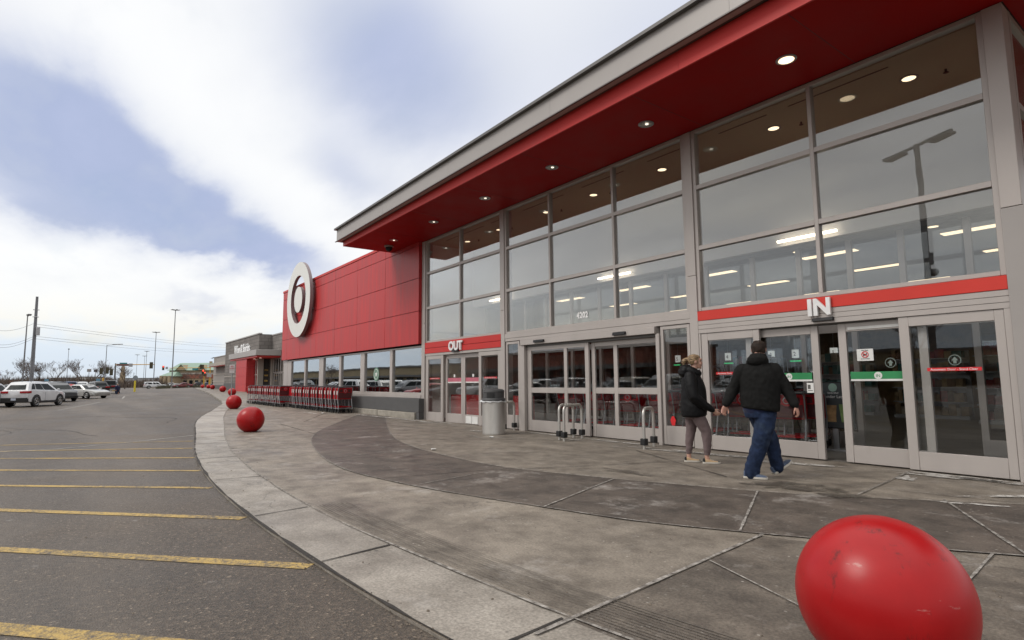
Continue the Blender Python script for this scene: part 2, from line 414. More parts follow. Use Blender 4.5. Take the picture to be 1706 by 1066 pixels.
# dark stained zone between the two arcs
DOUT = [(-21.66,8.79),(-20.56,8.09),(-17.15,6.01),(-15.16,4.97),(-12.88,4.14),(-10.23,3.5),(-8.46,3.28),(-7.01,3.40),(-5.95,3.6),(-4.72,3.92),(-3.75,4.2),(-2.93,4.59),(-2.47,4.85),(-1.26,5.57),(1,7.2)]
DIN = [(-19.7,9.1),(-18.4,8.4),(-15.44,7.11),(-12.43,5.92),(-10.41,5.42),(-8.93,5.26),(-7.7,5.22),(-6.73,5.36),(-5.44,5.76),(-3.8,6.39),(-2.98,6.85),(-2.3,7.35),(-1,8.3)]
do = catmull(DOUT, 8); di = catmull(DIN, 8)
def resample(p, n):
    d = [0]
    for a, b in zip(p, p[1:]): d.append(d[-1]+math.hypot(a[0]-b[0], a[1]-b[1]))
    out = []; j = 0
    for k in range(n):
        t = d[-1]*k/(n-1)
        while j < len(d)-2 and d[j+1] < t: j += 1
        u = (t-d[j])/max(1e-9, d[j+1]-d[j]); out.append((p[j][0]+(p[j+1][0]-p[j][0])*u, p[j][1]+(p[j+1][1]-p[j][1])*u))
    return out
mb = MB(); A = resample(do, 90); B = resample(di, 90); K = 5; vs = []
for a, b in zip(A, B):
    for k in range(K):
        x = a[0]+(b[0]-a[0])*k/(K-1); y = a[1]+(b[1]-a[1])*k/(K-1); vs.append((x, y, side_z(x, y)+.005))
mb.add(vs, [(i*K+j, (i+1)*K+j, (i+1)*K+j+1, i*K+j+1) for i in range(89) for j in range(K-1)])
flat('dark_paving', mb, M['conc_dark'], world=True)
# darker slabs right of the long diagonal joint
mb = MB(); pl = [(-2.72,4.64),(-2.43,1.89)]
vs = []
for k in range(9):
    t = k/8; xa = -2.74+.31*t; ya = 4.62-2.40*t
    for j in range(8):
        u = j/7; x = xa+(2.5-xa)*u; y = ya+(ya*.2+4.0*(1-t)*.5+.3)*u*.6; vs.append((x, y, side_z(x, y)+.0045))
M['conc_mid'] = concrete_mat('dull_concrete', (.150,.127,.104), (.070,.058,.048), .57, .5)
mb.add(vs, [(i*8+j, (i+1)*8+j, (i+1)*8+j+1, i*8+j+1) for i in range(8) for j in range(7)])
flat('dull_paving', mb, M['conc_mid'], world=True)
# joints: dark crack along the kerb, salted joints
mb = MB()
ribbon(mb, densify([(x, yc(x)+.012) for x in [-34+.5*k for k in range(76)]], .25), .026, .009, jit=.8)
for a, b in (((-8.84,1.56),(-8.77,2.13)),((-6.21,1.46),(-6.30,2.0)),((-4.34,1.49),(-4.43,2.07)),((-2.43,1.6),(-2.5,2.2)),((-11.5,1.75),(-11.4,2.33)),((-14.4,2.12),(-14.2,2.68)),((-17.5,2.6),(-17.2,3.15))):
    ribbon(mb, densify([a, b], .2), .022, .010, jit=.5)
for a, b in (((-14.9,4.9),(-19.3,5.2)),((-12.4,5.9),(-9.2,8.9)),((-19.5,6.0),(-24.5,8.6)),((-15.4,7.1),(-14.4,9.2)),((-25,4.3),(-23.5,8.9)),((-7.3,8.3),(-4.6,7.0)),((-6.9,5.3),(-6.0,7.6)),((-7.5,3.3),(-7.1,5.2))):
    ribbon(mb, densify([a, b], .2), .016, .010, jit=.5)
flat('pavement_joint', mb, M['joint'], world=True)
mb = MB()
ribbon(mb, densify([(x, ring(x)) for x in [-33+.5*k for k in range(76)]], .2), .018, .013, jit=.7)
ribbon(mb, do, .016, .012, jit=.7); ribbon(mb, di, .022, .012, jit=.7)
for a, b, w in (((-2.74,4.64),(-2.43,1.95),.045),((-5.44,5.74),(-4.71,3.9),.035),((-3.80,6.39),(-2.92,4.6),.035),((-7.13,5.25),(-6.7,3.45),.02),((-2.98,7.01),(-3.24,9.3),.03),((-2.30,7.43),(-.9,5.0),.04),((-1.41,5.45),(-1.2,3.2),.03),((-10.4,5.4),(-10.0,3.5),.02),((-4.2,7.4),(-1.5,7.9),.02),((-2.6,3.7),(-1.6,3.3),.02)):
    ribbon(mb, densify([a, b], .12), w*.62, .014, jit=.3)
flat('salted_joint', mb, M['salt'], world=True)
# grooved strip inside the curved joint
mb = MB()
for k in range(11):
    off_ = .06+k*.032
    ribbon(mb, densify([(x, ring(x)+off_) for x in [-6.3+.25*j for j in range(34)]], .3), .006, .0095, jit=.6)
M['groove'] = mat('groove', (.095,.083,.070), .95, 0, .5, 9)
flat('grooved_strip', mb, M['groove'], world=True)
# wet patch and white salt spills close to the doors
mb = MB()
def blotch(mb, cx, cy, rx, ry, lift, ang=0, n=40, rag=.35):
    ps = []
    for k in range(n):
        a = 2*math.pi*k/n; q = 1+rag*(noise.noise(Vector((math.cos(a)*1.7+cx*3, math.sin(a)*1.7, cy)))+.6*noise.noise(Vector((math.cos(a)*5+cx, math.sin(a)*5, cy*2))))
        x, y = rx*q*math.cos(a), ry*q*math.sin(a)
        ps.append((cx+x*math.cos(ang)-y*math.sin(ang), cy+x*math.sin(ang)+y*math.cos(ang)))
    mb.add([(x, y, side_z(x, y)+lift) for x, y in ps], [list(range(n))])
blotch(mb, -3.65, 7.0, .55, .26, .0125, .45, rag=.9); blotch(mb, -3.05, 6.85, .25, .12, .0126, .3, rag=.9); blotch(mb, -5.6, 6.3, .42, .13, .0124, .15, rag=.9)
M['wet'] = mat('wet_patch', (.078,.066,.053), .38, 0, .3, 5, .05, 40)
_b = M['wet'].node_tree.nodes['Principled BSDF']; L(M['wet'].node_tree, ramp(M['wet'].node_tree, noise_n(M['wet'].node_tree, 4, 7, .7, worldpos(M['wet'].node_tree)), [(.38, (0,0,0)), (.56, (.8,)*3)]), _b.inputs['Alpha'])
flat('wet_patch', mb, M['wet'], world=True)
mb = MB()
for q in ((-6.6,8.75,.55,.07,.2),(-5.8,8.95,.4,.06,.1),(-5.0,8.65,.3,.035,.5),(-2.9,9.1,.4,.09,.1),(-2.3,9.2,.3,.07,-.1),(-3.05,8.6,.12,.2,.3),(-7.6,8.75,.25,.05,.4),(-9.6,8.75,.4,.05,.2),(-16.0,9.2,.7,.08,0),(-18.9,8.8,.9,.1,.1),(-11.7,7.6,.12,.05,.1),(-6.2,8.85,.9,.12,.08),(-4.6,8.85,.5,.10,.3),(-2.6,9.25,.7,.10,-.05),(-8.6,9.15,.8,.07,.0),(-10.9,9.2,.7,.08,0),(-17.2,8.9,1.2,.12,.0),(-20.5,8.7,1.4,.12,.05),(-12.8,8.5,.4,.12,.2),(-1.9,8.2,.5,.05,.9),(-2.0,7.4,.3,.04,.4),(-24,7.6,1.0,.08,.0)):
    blotch(mb, q[0], q[1], q[2], q[3], .0122, q[4], rag=.8)
def spill_mat():
    m, nt, b = nodes_of('spilled_salt'); n = noise_n(nt, 16, 8, .8, worldpos(nt))
    L(nt, ramp(nt, n, [(.38, (.20,.18,.155)), (.56, (.58,.56,.53))]), b.inputs['Base Color']); b.inputs['Roughness'].default_value = .95
    L(nt, ramp(nt, noise_n(nt, 5, 8, .75, worldpos(nt)), [(.40, (0,0,0)), (.52, (.9,)*3)]), b.inputs['Alpha']); return m
M['spill'] = spill_mat()
flat('salt_residue', mb, M['spill'], world=True)
# yellow hatching
mb = MB(); lz = lambda x, y: lot_z(x, min(y, yc(x)-.001))
for a, b, w in (((-15.38,2.2),(-18.9,-3.2),.11),((-13.65,1.95),(-17.2,-3.2),.11),((-11.89,1.73),(-16.0,-3.3),.11),((-10.08,1.55),(-14.6,-3.6),.11),((-8.34,1.42),(-13.0,-3.6),.11),((-6.27,1.37),(-11.0,-3.1),.115),((-4.35,1.41),(-9.4,-3.2),.12),((-2.75,1.15),(-7.6,-3.2),.125)):
    ribbon(mb, densify([a, b], .4), w, .004, lz, jit=.04)
flat('yellow_hatching', mb, M['yellow_paint'], world=True)
mb = MB()
ribbon(mb, densify([(-17.25,2.48),(-16.1,.95),(-15.5,-.3),(-15.7,-1.3)], .3), .07, .005, lz, jit=.2)
ribbon(mb, densify([(-34.6,3.9),(-34.0,4.3)], .3), .1, .004, lz)
ribbon(mb, densify([(-60,1.5),(-46,-1.0)], 1), .12, .004, lz); ribbon(mb, densify([(-75,4.0),(-67,3.4),(-71,1.2)], 1), .15, .004, lz)
flat('faded_line', mb, M['white_paint'], world=True)
mb = MB(); r1_ = random.Random(8)
def crack(p, ang, n, w):
    pts = [p]
    for k in range(n): ang += r1_.gauss(0, .22); pts.append((pts[-1][0]+.7*math.cos(ang), pts[-1][1]+.7*math.sin(ang)))
    ribbon(mb, densify(pts, .2), w, .003, lz, jit=.7)
crack((-21,-2.5), R(120), 9, .03); crack((-24,2.6), R(185), 12, .04); crack((-30,3.6), R(200), 30, .05); crack((-42,5.5), R(250), 16, .06); crack((-55,6.0), R(262), 20, .07); crack((-19,.5), R(195), 14, .03); crack((-70,8), R(268), 18, .08)
flat('asphalt_crack', mb, M['joint'], world=True)
w = MB(); r0_ = random.Random(3)
for k in range(420):
    x = r0_.uniform(-13, -.5); q = r0_.choice((0, 0, 1)); y = yc(x)+(r0_.gauss(-.03, .05) if q == 0 else r0_.uniform(-1.4, 3.5)); s = r0_.uniform(.004, .013)*(1 if q else .8)
    z = gz(x, y)+.006; w.add([(x+s*math.cos(a)*r0_.uniform(.6,1.2), y+s*math.sin(a)*r0_.uniform(.6,1.2), z) for a in (0,1.57,3.14,4.71)]+[(x, y, z+s*.8)], [(0,1,4),(1,2,4),(2,3,4),(3,0,4),(3,2,1,0)])
tag(w.build('grit', mat('grit', (.14,.115,.09), .95, 0, .5, 30)), 'loose grit and pebbles along the kerb crack', 'grit', kind='stuff')
# open country below everything
mb = MB(); n = 24
M['earth'] = mat('dry_winter_grass', (.16,.135,.095), .95, 0, .25, .02)
mb.add([(-40+6000*math.cos(2*math.pi*k/n), 6000*math.sin(2*math.pi*k/n), -.75) for k in range(n)], [list(range(n))])
flat('ground', mb, M['earth'], world=True)
# ------------------------------------------------------------------ main store
B = thing('store_building', 'long red and glass storefront with a deep red canopy over its automatic doors', 'store', (-10, 9.5, 0))
def part(name, mb, m, par=None, **k): return mb.build(name, m, par or B, world=True, **k)
FY = 9.5
# red cladding wall
w = MB(); w.box(-34.64, -17.83, 9.325, 9.72, 2.62, 6.55)
wall = part('wall', w, mat('red_joint', (.10,.006,.006), .6))
vx = [-34.66,-33.69,-31.28,-28.69,-26.06,-23.39,-20.58,-17.80]; hz = [2.60,3.75,4.91,6.07,6.50]
w = MB()
for a, b in zip(vx, vx[1:]):
    for c, d in zip(hz, hz[1:]): w.box(a+.008, b-.008, 9.29, 9.324, c+.008, d-.008)
for c, d in zip(hz, hz[1:]): w.box(-17.829, -17.80, 9.33, 9.47, c+.008, d-.008)
part('cladding', w, M['red_panel'], bevel=.004, seg=1)
w = MB(); w.box(-34.70, -17.80, 9.27, 9.76, 6.508, 6.62); part('parapet_cap', w, M['red_fascia'], bevel=.006)
# grey columns with joints
for x0, x1, y0, zs in ((-17.79,-17.56,9.40,(0,3.3,6.19)),(-13.10,-12.93,9.41,(0,3.28,6.19)),(-6.83,-6.645,9.41,(0,3.3,6.19)),(-2.018,-1.80,9.40,(3.46,6.19)),(-34.66,-33.9,9.42,(.86,2.59))):
    w = MB()
    for a, b in zip(zs, zs[1:]): w.box(x0, x1, y0, 9.7, a+.003, b-.003)
    part('column', w, M['alu'], bevel=.006)
w = MB(); w.box(-2.02, -.9, 9.39, 9.72, 0, 3.455); part('column', w, M['fascia'], bevel=.008)
# curtain wall bays
def pane(par, x0, x1, z0, z1, y, m, t=.012):
    w = MB(); w.box(x0, x1, y-t/2, y+t/2, z0, z1); return w.build('pane', m, par, world=True)
def bay(x0, x1, mulls, zs, fw=.072, y=9.5, dark=True):
    w = MB(); y0, y1 = y-.06, y+.07
    zb, zt = zs[0], zs[-1]
    w.box(x0, x0+fw, y0, y1, zb, zt); w.box(x1-fw, x1, y0, y1, zb, zt)
    w.box(x0+fw, x1-fw, y0+.003, y1, zb, zb+fw*.9); w.box(x0+fw, x1-fw, y0+.003, y1, zt-fw*.9, zt)
    for mx in mulls: w.box(mx-.033, mx+.033, y0+.001, y1, zb+fw*.9, zt-fw*.9)
    xs_ = [x0+fw]+[v for mx in mulls for v in (mx-.033, mx+.033)]+[x1-fw]
    for z in zs[1:-1]:
        for a, b in zip(xs_[::2], xs_[1::2]): w.box(a, b, y0+.002, y1, z-.042, z+.042)
    o = part('window_frame', w, M['alu'], bevel=.004, seg=1)
    zz = [zb+fw*.9]+[v for z in zs[1:-1] for v in (z-.042, z+.042)]+[zt-fw*.9]
    for a, b in zip(xs_[::2], xs_[1::2]):
        for c, d in zip(zz[::2], zz[1::2]): pane(o, a-.01, b+.01, c-.01, d+.01, y, M['glass_up'])
    return o
bay(-6.645, -2.018, [-4.345], [2.60,3.825,5.03,6.195])
bay_c = bay(-12.93, -6.83, [-11.0,-8.79], [2.60,3.825,5.03,6.195])
bay(-17.56, -13.10, [-15.34], [2.625,3.82,5.03,6.195])
# side return past the corner column
w = MB(); zs = [3.46,4.9,6.195]; ys = [9.72,11.2,12.7,14.2]
for y in ys: w.box(-1.9, -1.80, y, y+.08, zs[0], zs[-1])
for z in (3.46, 4.86, 6.115):
    for a, b in zip(ys, ys[1:]): w.box(-1.895, -1.805, a+.08, b, z, z+.08)
sf = part('window_frame', w, M['alu'])
for a, b in zip(ys, ys[1:]):
    for c, d in zip(zs, zs[1:]):
        w = MB(); w.box(-1.856, -1.844, a+.07, b+.01, c+.07, d); w.build('pane', M['glass_up'], sf, world=True)
w = MB(); w.box(-1.9, -1.80, 9.72, 40, 0, 3.455); w.box(-1.9, -1.80, 14.28, 40, 3.455, 6.2); part('side_wall', w, M['fascia'])
# bands over the doors
w = MB(); w.box(-6.642, -2.022, 9.405, 9.6, 2.412, 2.592); part('red_band', w, M['red_band'], bevel=.004)
w = MB()
w.box(-17.556, -13.104, 9.405, 9.6, 2.438, 2.622); w.box(-17.556, -13.104, 9.405, 9.6, 2.255, 2.428)
part('red_band', w, M['red_fascia'], bevel=.004)
w = MB()
for z0, z1 in ((2.17,2.245),(2.25,2.325),(2.33,2.408)): w.box(-6.642, -2.022, 9.415, 9.6, z0, z1)
part('siding', w, M['alu'], bevel=.002, seg=1)
w = MB(); w.box(-12.926, -6.834, 9.418, 9.6, 2.475, 2.598); w.box(-12.926, -6.834, 9.424, 9.6, 2.392, 2.470); part('siding', w, M['alu'], bevel=.004)
w = MB(); w.box(-12.16, -7.655, 9.36, 9.6, 2.245, 2.385); part('door_header', w, M['alu'], bevel=.006)
w = MB(); w.box(-12.05, -7.67, 9.47, 9.7, 2.19, 2.243); part('door_track', w, M['gutter'])
w = MB(); w.box(-17.556, -13.104, 9.42, 9.6, 2.172, 2.252); part('door_header', w, M['alu'], bevel=.004)
# doors
def door(x0, x1, z0, z1, y, sl=.12, sr=.12, bot=.28, top=.13, mid=None, mun=None, g='glass_lo', name='door', hand=False):
    w = MB(); a, b = y-.028, y+.028
    w.box(x0, x0+sl, a, b, z0, z1); w.box(x1-sr, x1, a, b, z0, z1)
    w.box(x0+sl, x1-sr, a+.002, b-.002, z0, z0+bot); w.box(x0+sl, x1-sr, a+.002, b-.002, z1-top, z1)
    xs_ = [(x0+sl, x1-sr)]; zz = [(z0+bot, z1-top)]
    if mun: w.box(mun-.055, mun+.055, a+.003, b-.003, z0+bot, z1-top); xs_ = [(x0+sl, mun-.055), (mun+.055, x1-sr)]
    if mid:
        for p, q in xs_: w.box(p, q, a+.004, b-.004, mid[0], mid[1])
        zz = [(z0+bot, mid[0]), (mid[1], z1-top)]
    o = part(name, w, M['alu'], bevel=.004, seg=1)
    for p, q in xs_:
        for c, d in zz: pane(o, p-.008, q+.008, c-.008, d+.008, y, M[g], .008)
    return o
OUTD = [door(-17.53,-16.365,.02,2.168,9.46,.17,.14,.29,.12), door(-16.36,-15.285,.02,2.16,9.55,.12,.11,.28,.12),
        door(-15.28,-14.15,.02,2.16,9.552,.11,.12,.28,.12), door(-14.27,-13.125,.02,2.168,9.46,.13,.16,.29,.12)]
CD = [door(-12.9,-12.3,.02,2.38,9.47,.06,.06,.37,.07), door(-12.02,-9.72,.02,2.19,9.52,.16,.12,.275,.10,(.995,1.13),-10.525),
      door(-9.70,-7.68,.02,2.19,9.60,.11,.03,.28,.11,(1.0,1.135),-8.95), door(-7.57,-6.86,.02,2.38,9.47,.07,.07,.37,.07)]
w = MB(); w.box(-12.29,-12.04,9.40,9.64,0,2.243); part('door_jamb', w, M['alu'], bevel=.004)
w = MB(); w.box(-7.665,-7.58,9.40,9.64,0,2.24); part('door_jamb', w, M['alu'], bevel=.004)
IND = [door(-6.60,-5.435,.02,2.166,9.46,.135,.11,.255,.14), door(-5.75,-4.48,.02,2.15,9.555,.11,.115,.26,.13),
       door(-4.17,-2.98,.02,2.15,9.556,.115,.11,.26,.13), door(-3.29,-2.095,.02,2.166,9.46,.125,.10,.255,.14)]
for a, b in ((-6.64,-6.605),(-2.09,-2.022)): w = MB(); w.box(a,b,9.42,9.6,0,2.168); part('door_jamb', w, M['alu'])
w = MB(); w.box(-5.43,-3.295,9.50,9.64,2.152,2.169); part('door_track', w, M['gutter'])
# stickers on the doors (children of their door)
M['green'] = mat('green_sticker', (.03,.24,.085), .4); M['redst'] = mat('red_sticker', (.60,.02,.025), .4); M['paper'] = mat('white_paper', (.70,.70,.68), .6)
M['pink'] = mat('faded_pink_sticker', (.5,.13,.18), .5)
def st_strip(par, x0, x1, z0, z1, y, m, txt=None, ts=.05, tm='letter', name='sticker'):
    w = MB(); w.box(x0, x1, y-.003, y, z0, z1); o = w.build(name, M[m], par, world=True)
    if txt:
        w = MB(); text_mb(w, txt, ts, ((x0+x1)/2, y-.005, z0+(z1-z0-ts*.68)/2), (1,0,0), (0,0,1), .002); w.m = [0]*len(w.f)
        w.build('lettering', M[tm], par, world=True)
    return o
def disc(mb, x, z, r, y, t=.003, n=24): mb.lathe([(r, 0), (r, t)], (x, y, z), n, 'y')
ADS = 'Automatic Door - Stand Clear'
st_strip(IND[3], -2.985, -2.375, 1.385, 1.432, 9.447, 'redst', ADS, .043)
st_strip(IND[0], -6.32, -5.72, 1.385, 1.432, 9.447, 'redst', ADS, .043)
st_strip(OUTD[0], -17.25, -16.6, 1.385, 1.432, 9.447, 'redst', ADS, .043)
st_strip(OUTD[3], -14.0, -13.35, 1.385, 1.432, 9.447, 'redst', ADS, .043)
for i, (a, b) in ((1, (-5.42,-4.62)), (2, (-4.03,-3.30))):
    st_strip(IND[i], a, b, 1.285, 1.395, 9.547, 'green'); st_strip(IND[i], a, b, 1.255, 1.284, 9.547, 'paper')
    w = MB(); disc(w, (a+b)/2+.02, 1.335, .055, 9.5435); w.build('sticker', M['paper'], IND[i], world=True)
    w = MB(); text_mb(w, 'IN', .06, ((a+b)/2+.02, 9.539, 1.313), (1,0,0), (0,0,1), .002); w.build('lettering', M['green'], IND[i], world=True)
for i in (1, 2):
    a, b = ((-16.23,-15.41),(-15.16,-14.3))[i-1]
    st_strip(OUTD[i], a, b, 1.30, 1.42, 9.543, 'pink'); st_strip(OUTD[i], a, b, 1.26, 1.299, 9.543, 'paper')
    st_strip(OUTD[i], (a+b)/2-.05, (a+b)/2+.05, 1.44, 1.53, 9.543, 'paper')
w = MB(); w.box(-15.12,-14.80,9.515,9.52,.04,.26); w.box(-14.78,-14.45,9.515,9.52,.04,.26); w.build('sticker', M['paper'], OUTD[2], world=True)
# no pets notice
st_strip(IND[2], -3.92, -3.69, 1.56, 1.74, 9.547, 'paper')
w = MB(); w.tube([(-3.805+.045*math.cos(a), 9.541, 1.655+.045*math.sin(a)) for a in [2*math.pi*k/20 for k in range(20)]], .006, 5, closed=True)
w.beam((-3.837,9.541,1.687),(-3.773,9.541,1.623),.010,.004,(0,1,0)); w.build('lettering', M['redst'], IND[2], world=True)
w = MB(); w.box(-3.83,-3.785,9.540,9.5435,1.64,1.662); w.box(-3.79,-3.778,9.540,9.5435,1.655,1.675); w.box(-3.828,-3.82,9.540,9.5435,1.628,1.64); w.box(-3.795,-3.787,9.540,9.5435,1.628,1.64); w.build('lettering', M['black_plastic'], IND[2], world=True)
w = MB(); text_mb(w, 'No Pets', .028, (-3.805,9.541,1.71), (1,0,0), (0,0,1), .002); text_mb(w, 'Service animals', .02, (-3.805,9.541,1.585), (1,0,0), (0,0,1), .002); w.build('lettering', M['black_plastic'], IND[2], world=True)
st_strip(IND[1], -4.70, -4.59, 1.07, 1.23, 9.520, 'paper')
w = MB(); w.box(-4.685,-4.64,9.515,9.5165,1.13,1.20); w.box(-4.685,-4.61,9.515,9.5165,1.10,1.11); w.build('lettering', M['gutter'], IND[1], world=True)
def arrow_sticker(par, x, z, y, r=.068):
    w = MB(); w.tube([(x+r*math.cos(a), y, z+r*math.sin(a)) for a in [2*math.pi*k/24 for k in range(24)]], .006, 5, closed=True)
    w.prism([(x-.04,z-.005),(x+.04,z-.005),(x,z+.045)], y-.002, y+.001, 'y'); w.box(x-.018,x+.018,y-.002,y+.001,z-.045,z-.006)
    w.build('sticker', mat('pale_sticker', (.17,.21,.19), .5), par, world=True)
arrow_sticker(IND[3], -2.66, 1.53, 9.447); arrow_sticker(IND[2], -3.47, 1.52, 9.547)
# pink cup sticker low on the side light, grey swing of tape above door 3
w = MB(); w.prism([(-7.38,.40),(-7.31,.40),(-7.28,.50),(-7.32,.58),(-7.37,.58),(-7.41,.50)], 9.458, 9.462, 'y'); w.build('sticker', M['redst'], CD[3], world=True)
w = MB(); w.box(-4.02,-3.32,9.518,9.526,2.045,2.085); w.build('sticker', M['paper'], IND[2], world=True)
# sensors
for x0, x1, z0, z1, y in ((-4.49,-4.16,2.205,2.26,9.36),(-11.55,-11.15,2.285,2.35,9.30),(-8.78,-8.42,2.275,2.345,9.30),(-15.68,-15.32,2.235,2.30,9.34)):
    w = MB(); w.hexa([(x0,y,z0),(x1,y,z0),(x1,y+.075,z0),(x0,y+.075,z0),(x0,y+.02,z1),(x1,y+.02,z1),(x1,y+.075,z1),(x0,y+.075,z1)]); part('door_sensor', w, M['black_plastic'], bevel=.008)
# white house number on the middle pane
w = MB(); text_mb(w, '4202', .195, (-9.88,9.484,2.785), (1,0,0), (0,0,1), .004, .009, sx=.92); part('house_number', w, M['letter'], bay_c)
# wall below the red cladding: windows, grey base, old concrete plinth
w = MB(); y0, y1 = 9.43, 9.56
segs = [(-33.19,-30.83),(-30.63,-28.5),(-27.89,-25.75),(-25.52,-23.26),(-22.84,-20.38),(-20.17,-17.82)]
edges = [-33.9]+[v for s_ in segs for v in s_]+[-17.79]
for i in range(0, len(edges), 2): w.box(edges[i], edges[i+1], y0, y1, .86, 2.56)
for a, b in segs: w.box(a, b, y0+.002, y1, .86, .93); w.box(a, b, y0+.002, y1, 2.50, 2.56)
wf = part('window_frame', w, M['alu'], bevel=.004, seg=1)
M['glass_lot'] = glass('lot_facing_glass', (.55,.57,.58), .28, .62, 2.0)
for a, b in segs: pane(wf, a-.01, b+.01, .92, 2.51, 9.5, M['glass_lot'])
w = MB(); w.box(-34.66, -17.80, 9.38, 9.7, .745, .857); part('window_sill', w, M['alu'], bevel=.006)
w = MB(); w.box(-34.66, -17.57, 9.20, 9.7, .27, .742); part('base_wall', w, M['grey_wall'], bevel=.012)
w = MB(); w.box(-34.66,-23.4,9.17,9.7,-.1,.266); w.box(-23.385,-20.9,9.165,9.7,-.1,.268); w.box(-20.88,-18.05,9.17,9.7,-.1,.264); w.box(-18.03,-17.78,9.14,9.7,-.1,.268); part('plinth', w, M['concrete_raw'], bevel=.02)
w = MB(); w.box(-17.775,-17.58,9.21,9.7,-.05,.268); part('plinth', w, M['grey_wall'])
# green roundel on the left glass
M['roundel'] = mat('green_roundel', (.13,.25,.18), .5)
w = MB(); disc(w, -21.75, 1.62, .27, 9.488, .004, 32); rd = part('sticker', w, M['roundel'])
w = MB(); w.tube([(-21.75+.20*math.cos(a), 9.483, 1.62+.20*math.sin(a)) for a in [2*math.pi*k/28 for k in range(28)]], .012, 5, closed=True)
w.prism([(-21.75+rr*math.cos(a), 1.62+rr*math.sin(a)) for k in range(10) for a, rr in [(math.pi/2+math.pi*k/5, .12 if k % 2 == 0 else .055)]], 9.480, 9.484, 'y'); w.build('sticker', M['paper'], rd.parent, world=True)
# canopy
cx0, cx1 = -19.95, 3.4
def ft(x): return 6.80+.0105*(x+20)
def fb(x): return 6.37+.0095*(x+20)
w = MB(); w.box(cx0, cx1, 7.40, 9.43, 6.2, 6.26); w.box(-1.79, cx1, 9.432, 18, 6.2, 6.26)
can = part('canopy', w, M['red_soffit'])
w = MB(); xs_ = [cx0+(cx1-cx0)*k/8 for k in range(9)]
for a, b in zip(xs_, xs_[1:]): w.box(a+.002, b-.002, 7.365, 7.399, 6.2, 6.52)
w.box(cx0-.035, cx0-.001, 7.365, 9.28, 6.2, 6.52); w.box(cx1+.001, cx1+.035, 7.365, 18, 6.2, 6.52)
part('fascia_strip', w, M['red_fascia'], can)
def sweep(name, y0, y1, f0, f1, m, xa, xb, gap=.0, n=6):
    w = MB(); q = [xa+(xb-xa)*k/n for k in range(n+1)]
    for a, b in zip(q, q[1:]):
        a += gap; b -= gap
        w.hexa([(a,y0,f0(a)),(b,y0,f0(b)),(b,y1,f0(b)),(a,y1,f0(a)),(a,y0,f1(a)),(b,y0,f1(b)),(b,y1,f1(b)),(a,y1,f1(a))])
    return part(name, w, m, can)
sweep('fascia', 7.185, 7.30, fb, ft, M['fascia'], cx0-.2, cx1+.2, .002, 6)
sweep('drip_edge', 7.20, 7.40, lambda x: fb(x)+.012, lambda x: fb(x)+.06, M['fascia_under'], cx0-.19, cx1+.19, 0, 1)
sweep('roof_flashing', 7.10, 7.45, ft, lambda x: ft(x)+.06, M['gutter'], cx0-.27, cx1+.27, 0, 1)
sweep('drip_edge', 7.14, 7.184, lambda x: fb(x)-.008, lambda x: fb(x)+.012, M['gutter'], cx0-.25, cx1+.25, 0, 1)
w = MB()
for x, s in ((cx0-.2, 1), (cx1+.2, -1)): w.hexa([(x,7.301,fb(x)),(x+s*.1,7.301,fb(x)),(x+s*.1,9.9,fb(x)),(x,9.9,fb(x)),(x,7.301,ft(x)),(x+s*.1,7.301,ft(x)),(x+s*.1,9.9,ft(x)),(x,9.9,ft(x))])
part('fascia', w, M['fascia'], can)
w = MB(); w.box(cx0-.1, cx1+.1, 7.45, 12.0, 6.67, 6.78); part('roof', w, M['gutter'], can)
w = MB()
for x in (-17.3,-14.7,-12.1,-9.5,-6.35,-3.6): w.box(x, x+.008, 7.41, 9.42, 6.1985, 6.2005)
part('soffit_joint', w, M['red_fascia'].copy() if False else M['alu_dark'], can)
# recessed lights in the canopy
for i, x in enumerate((-4.18,-6.94,-9.71,-12.46,-15.28,-18.1)):
    w = MB(); w.lathe([(.15,.002),(.15,-.012),(.118,-.016),(.11,.0)], (x,8.46,6.2), 28, caps=False)
    o = part('downlight', w, M['galv'], can, smooth=60)
    w = MB(); w.lathe([(.112,-.004),(.06,.002),(.0,.004)], (x,8.46,6.188), 28, caps=False); o2 = w.build('lens', M['lamp'] if i == 0 else M['lamp_off'], o, world=True)
    if i:
        w = MB(); w.ball((x+.02,8.46,6.186), (.035,.035,.012), 10, 6); w.build('bulb', emit('bulb_glow', (1,.9,.75), 1.0), o, world=True)
# unseen roof slab, put in to block daylight; hidden back of the store
w = MB(); w.box(-34.6,-1.85,12.0,44,6.28,6.5); w.box(-34.6,-17.9,9.74,12.0,6.28,6.5); part('roof', w, M['int_dark'])
w = MB(); w.box(-34.66,-34.5,9.72,44,0,6.5); w.box(-34.5,-1.9,43.8,44,0,6.27); part('back_wall', w, M['int_dark'])
# ---------------- inside: vestibule and sales floor
w = MB(); w.box(-34.5,-1.9,9.62,43.8,-.02,.012); part('floor', w, M['int_floor'])
w = MB(); w.box(-17.75,-1.9,9.62,11.5,6.14,6.19); part('ceiling', w, M['tan_ceiling'])
w = MB(); w.box(-17.75,-1.9,11.5,11.62,4.02,6.139); part('inner_wall', w, M['white_wall'])
w = MB(); w.box(-17.75,-1.9,11.62,12.1,4.02,4.08); w.box(-34.5,-1.9,12.1,43.8,4.25,4.3); w.box(-34.5,-17.75,9.75,12.1,3.0,3.05); w.box(-34.5,-1.9,12.1,12.15,4.02,4.249); part('ceiling', w, M['int_ceiling'])
w = MB(); w.box(-17.85,-17.75,9.72,12.1,.012,6.139); part('inner_wall', w, M['white_wall'])
w = MB()
for a, b in ((-16.9,-16.1),(-15.9,-14.6),(-14.2,-13.4),(-12.6,-10.9),(-10.2,-8.8),(-8.1,-7.0),(-6.3,-5.3),(-4.9,-3.3)): w.box(a, b, 9.86, 9.885, 6.134, 6.1395)
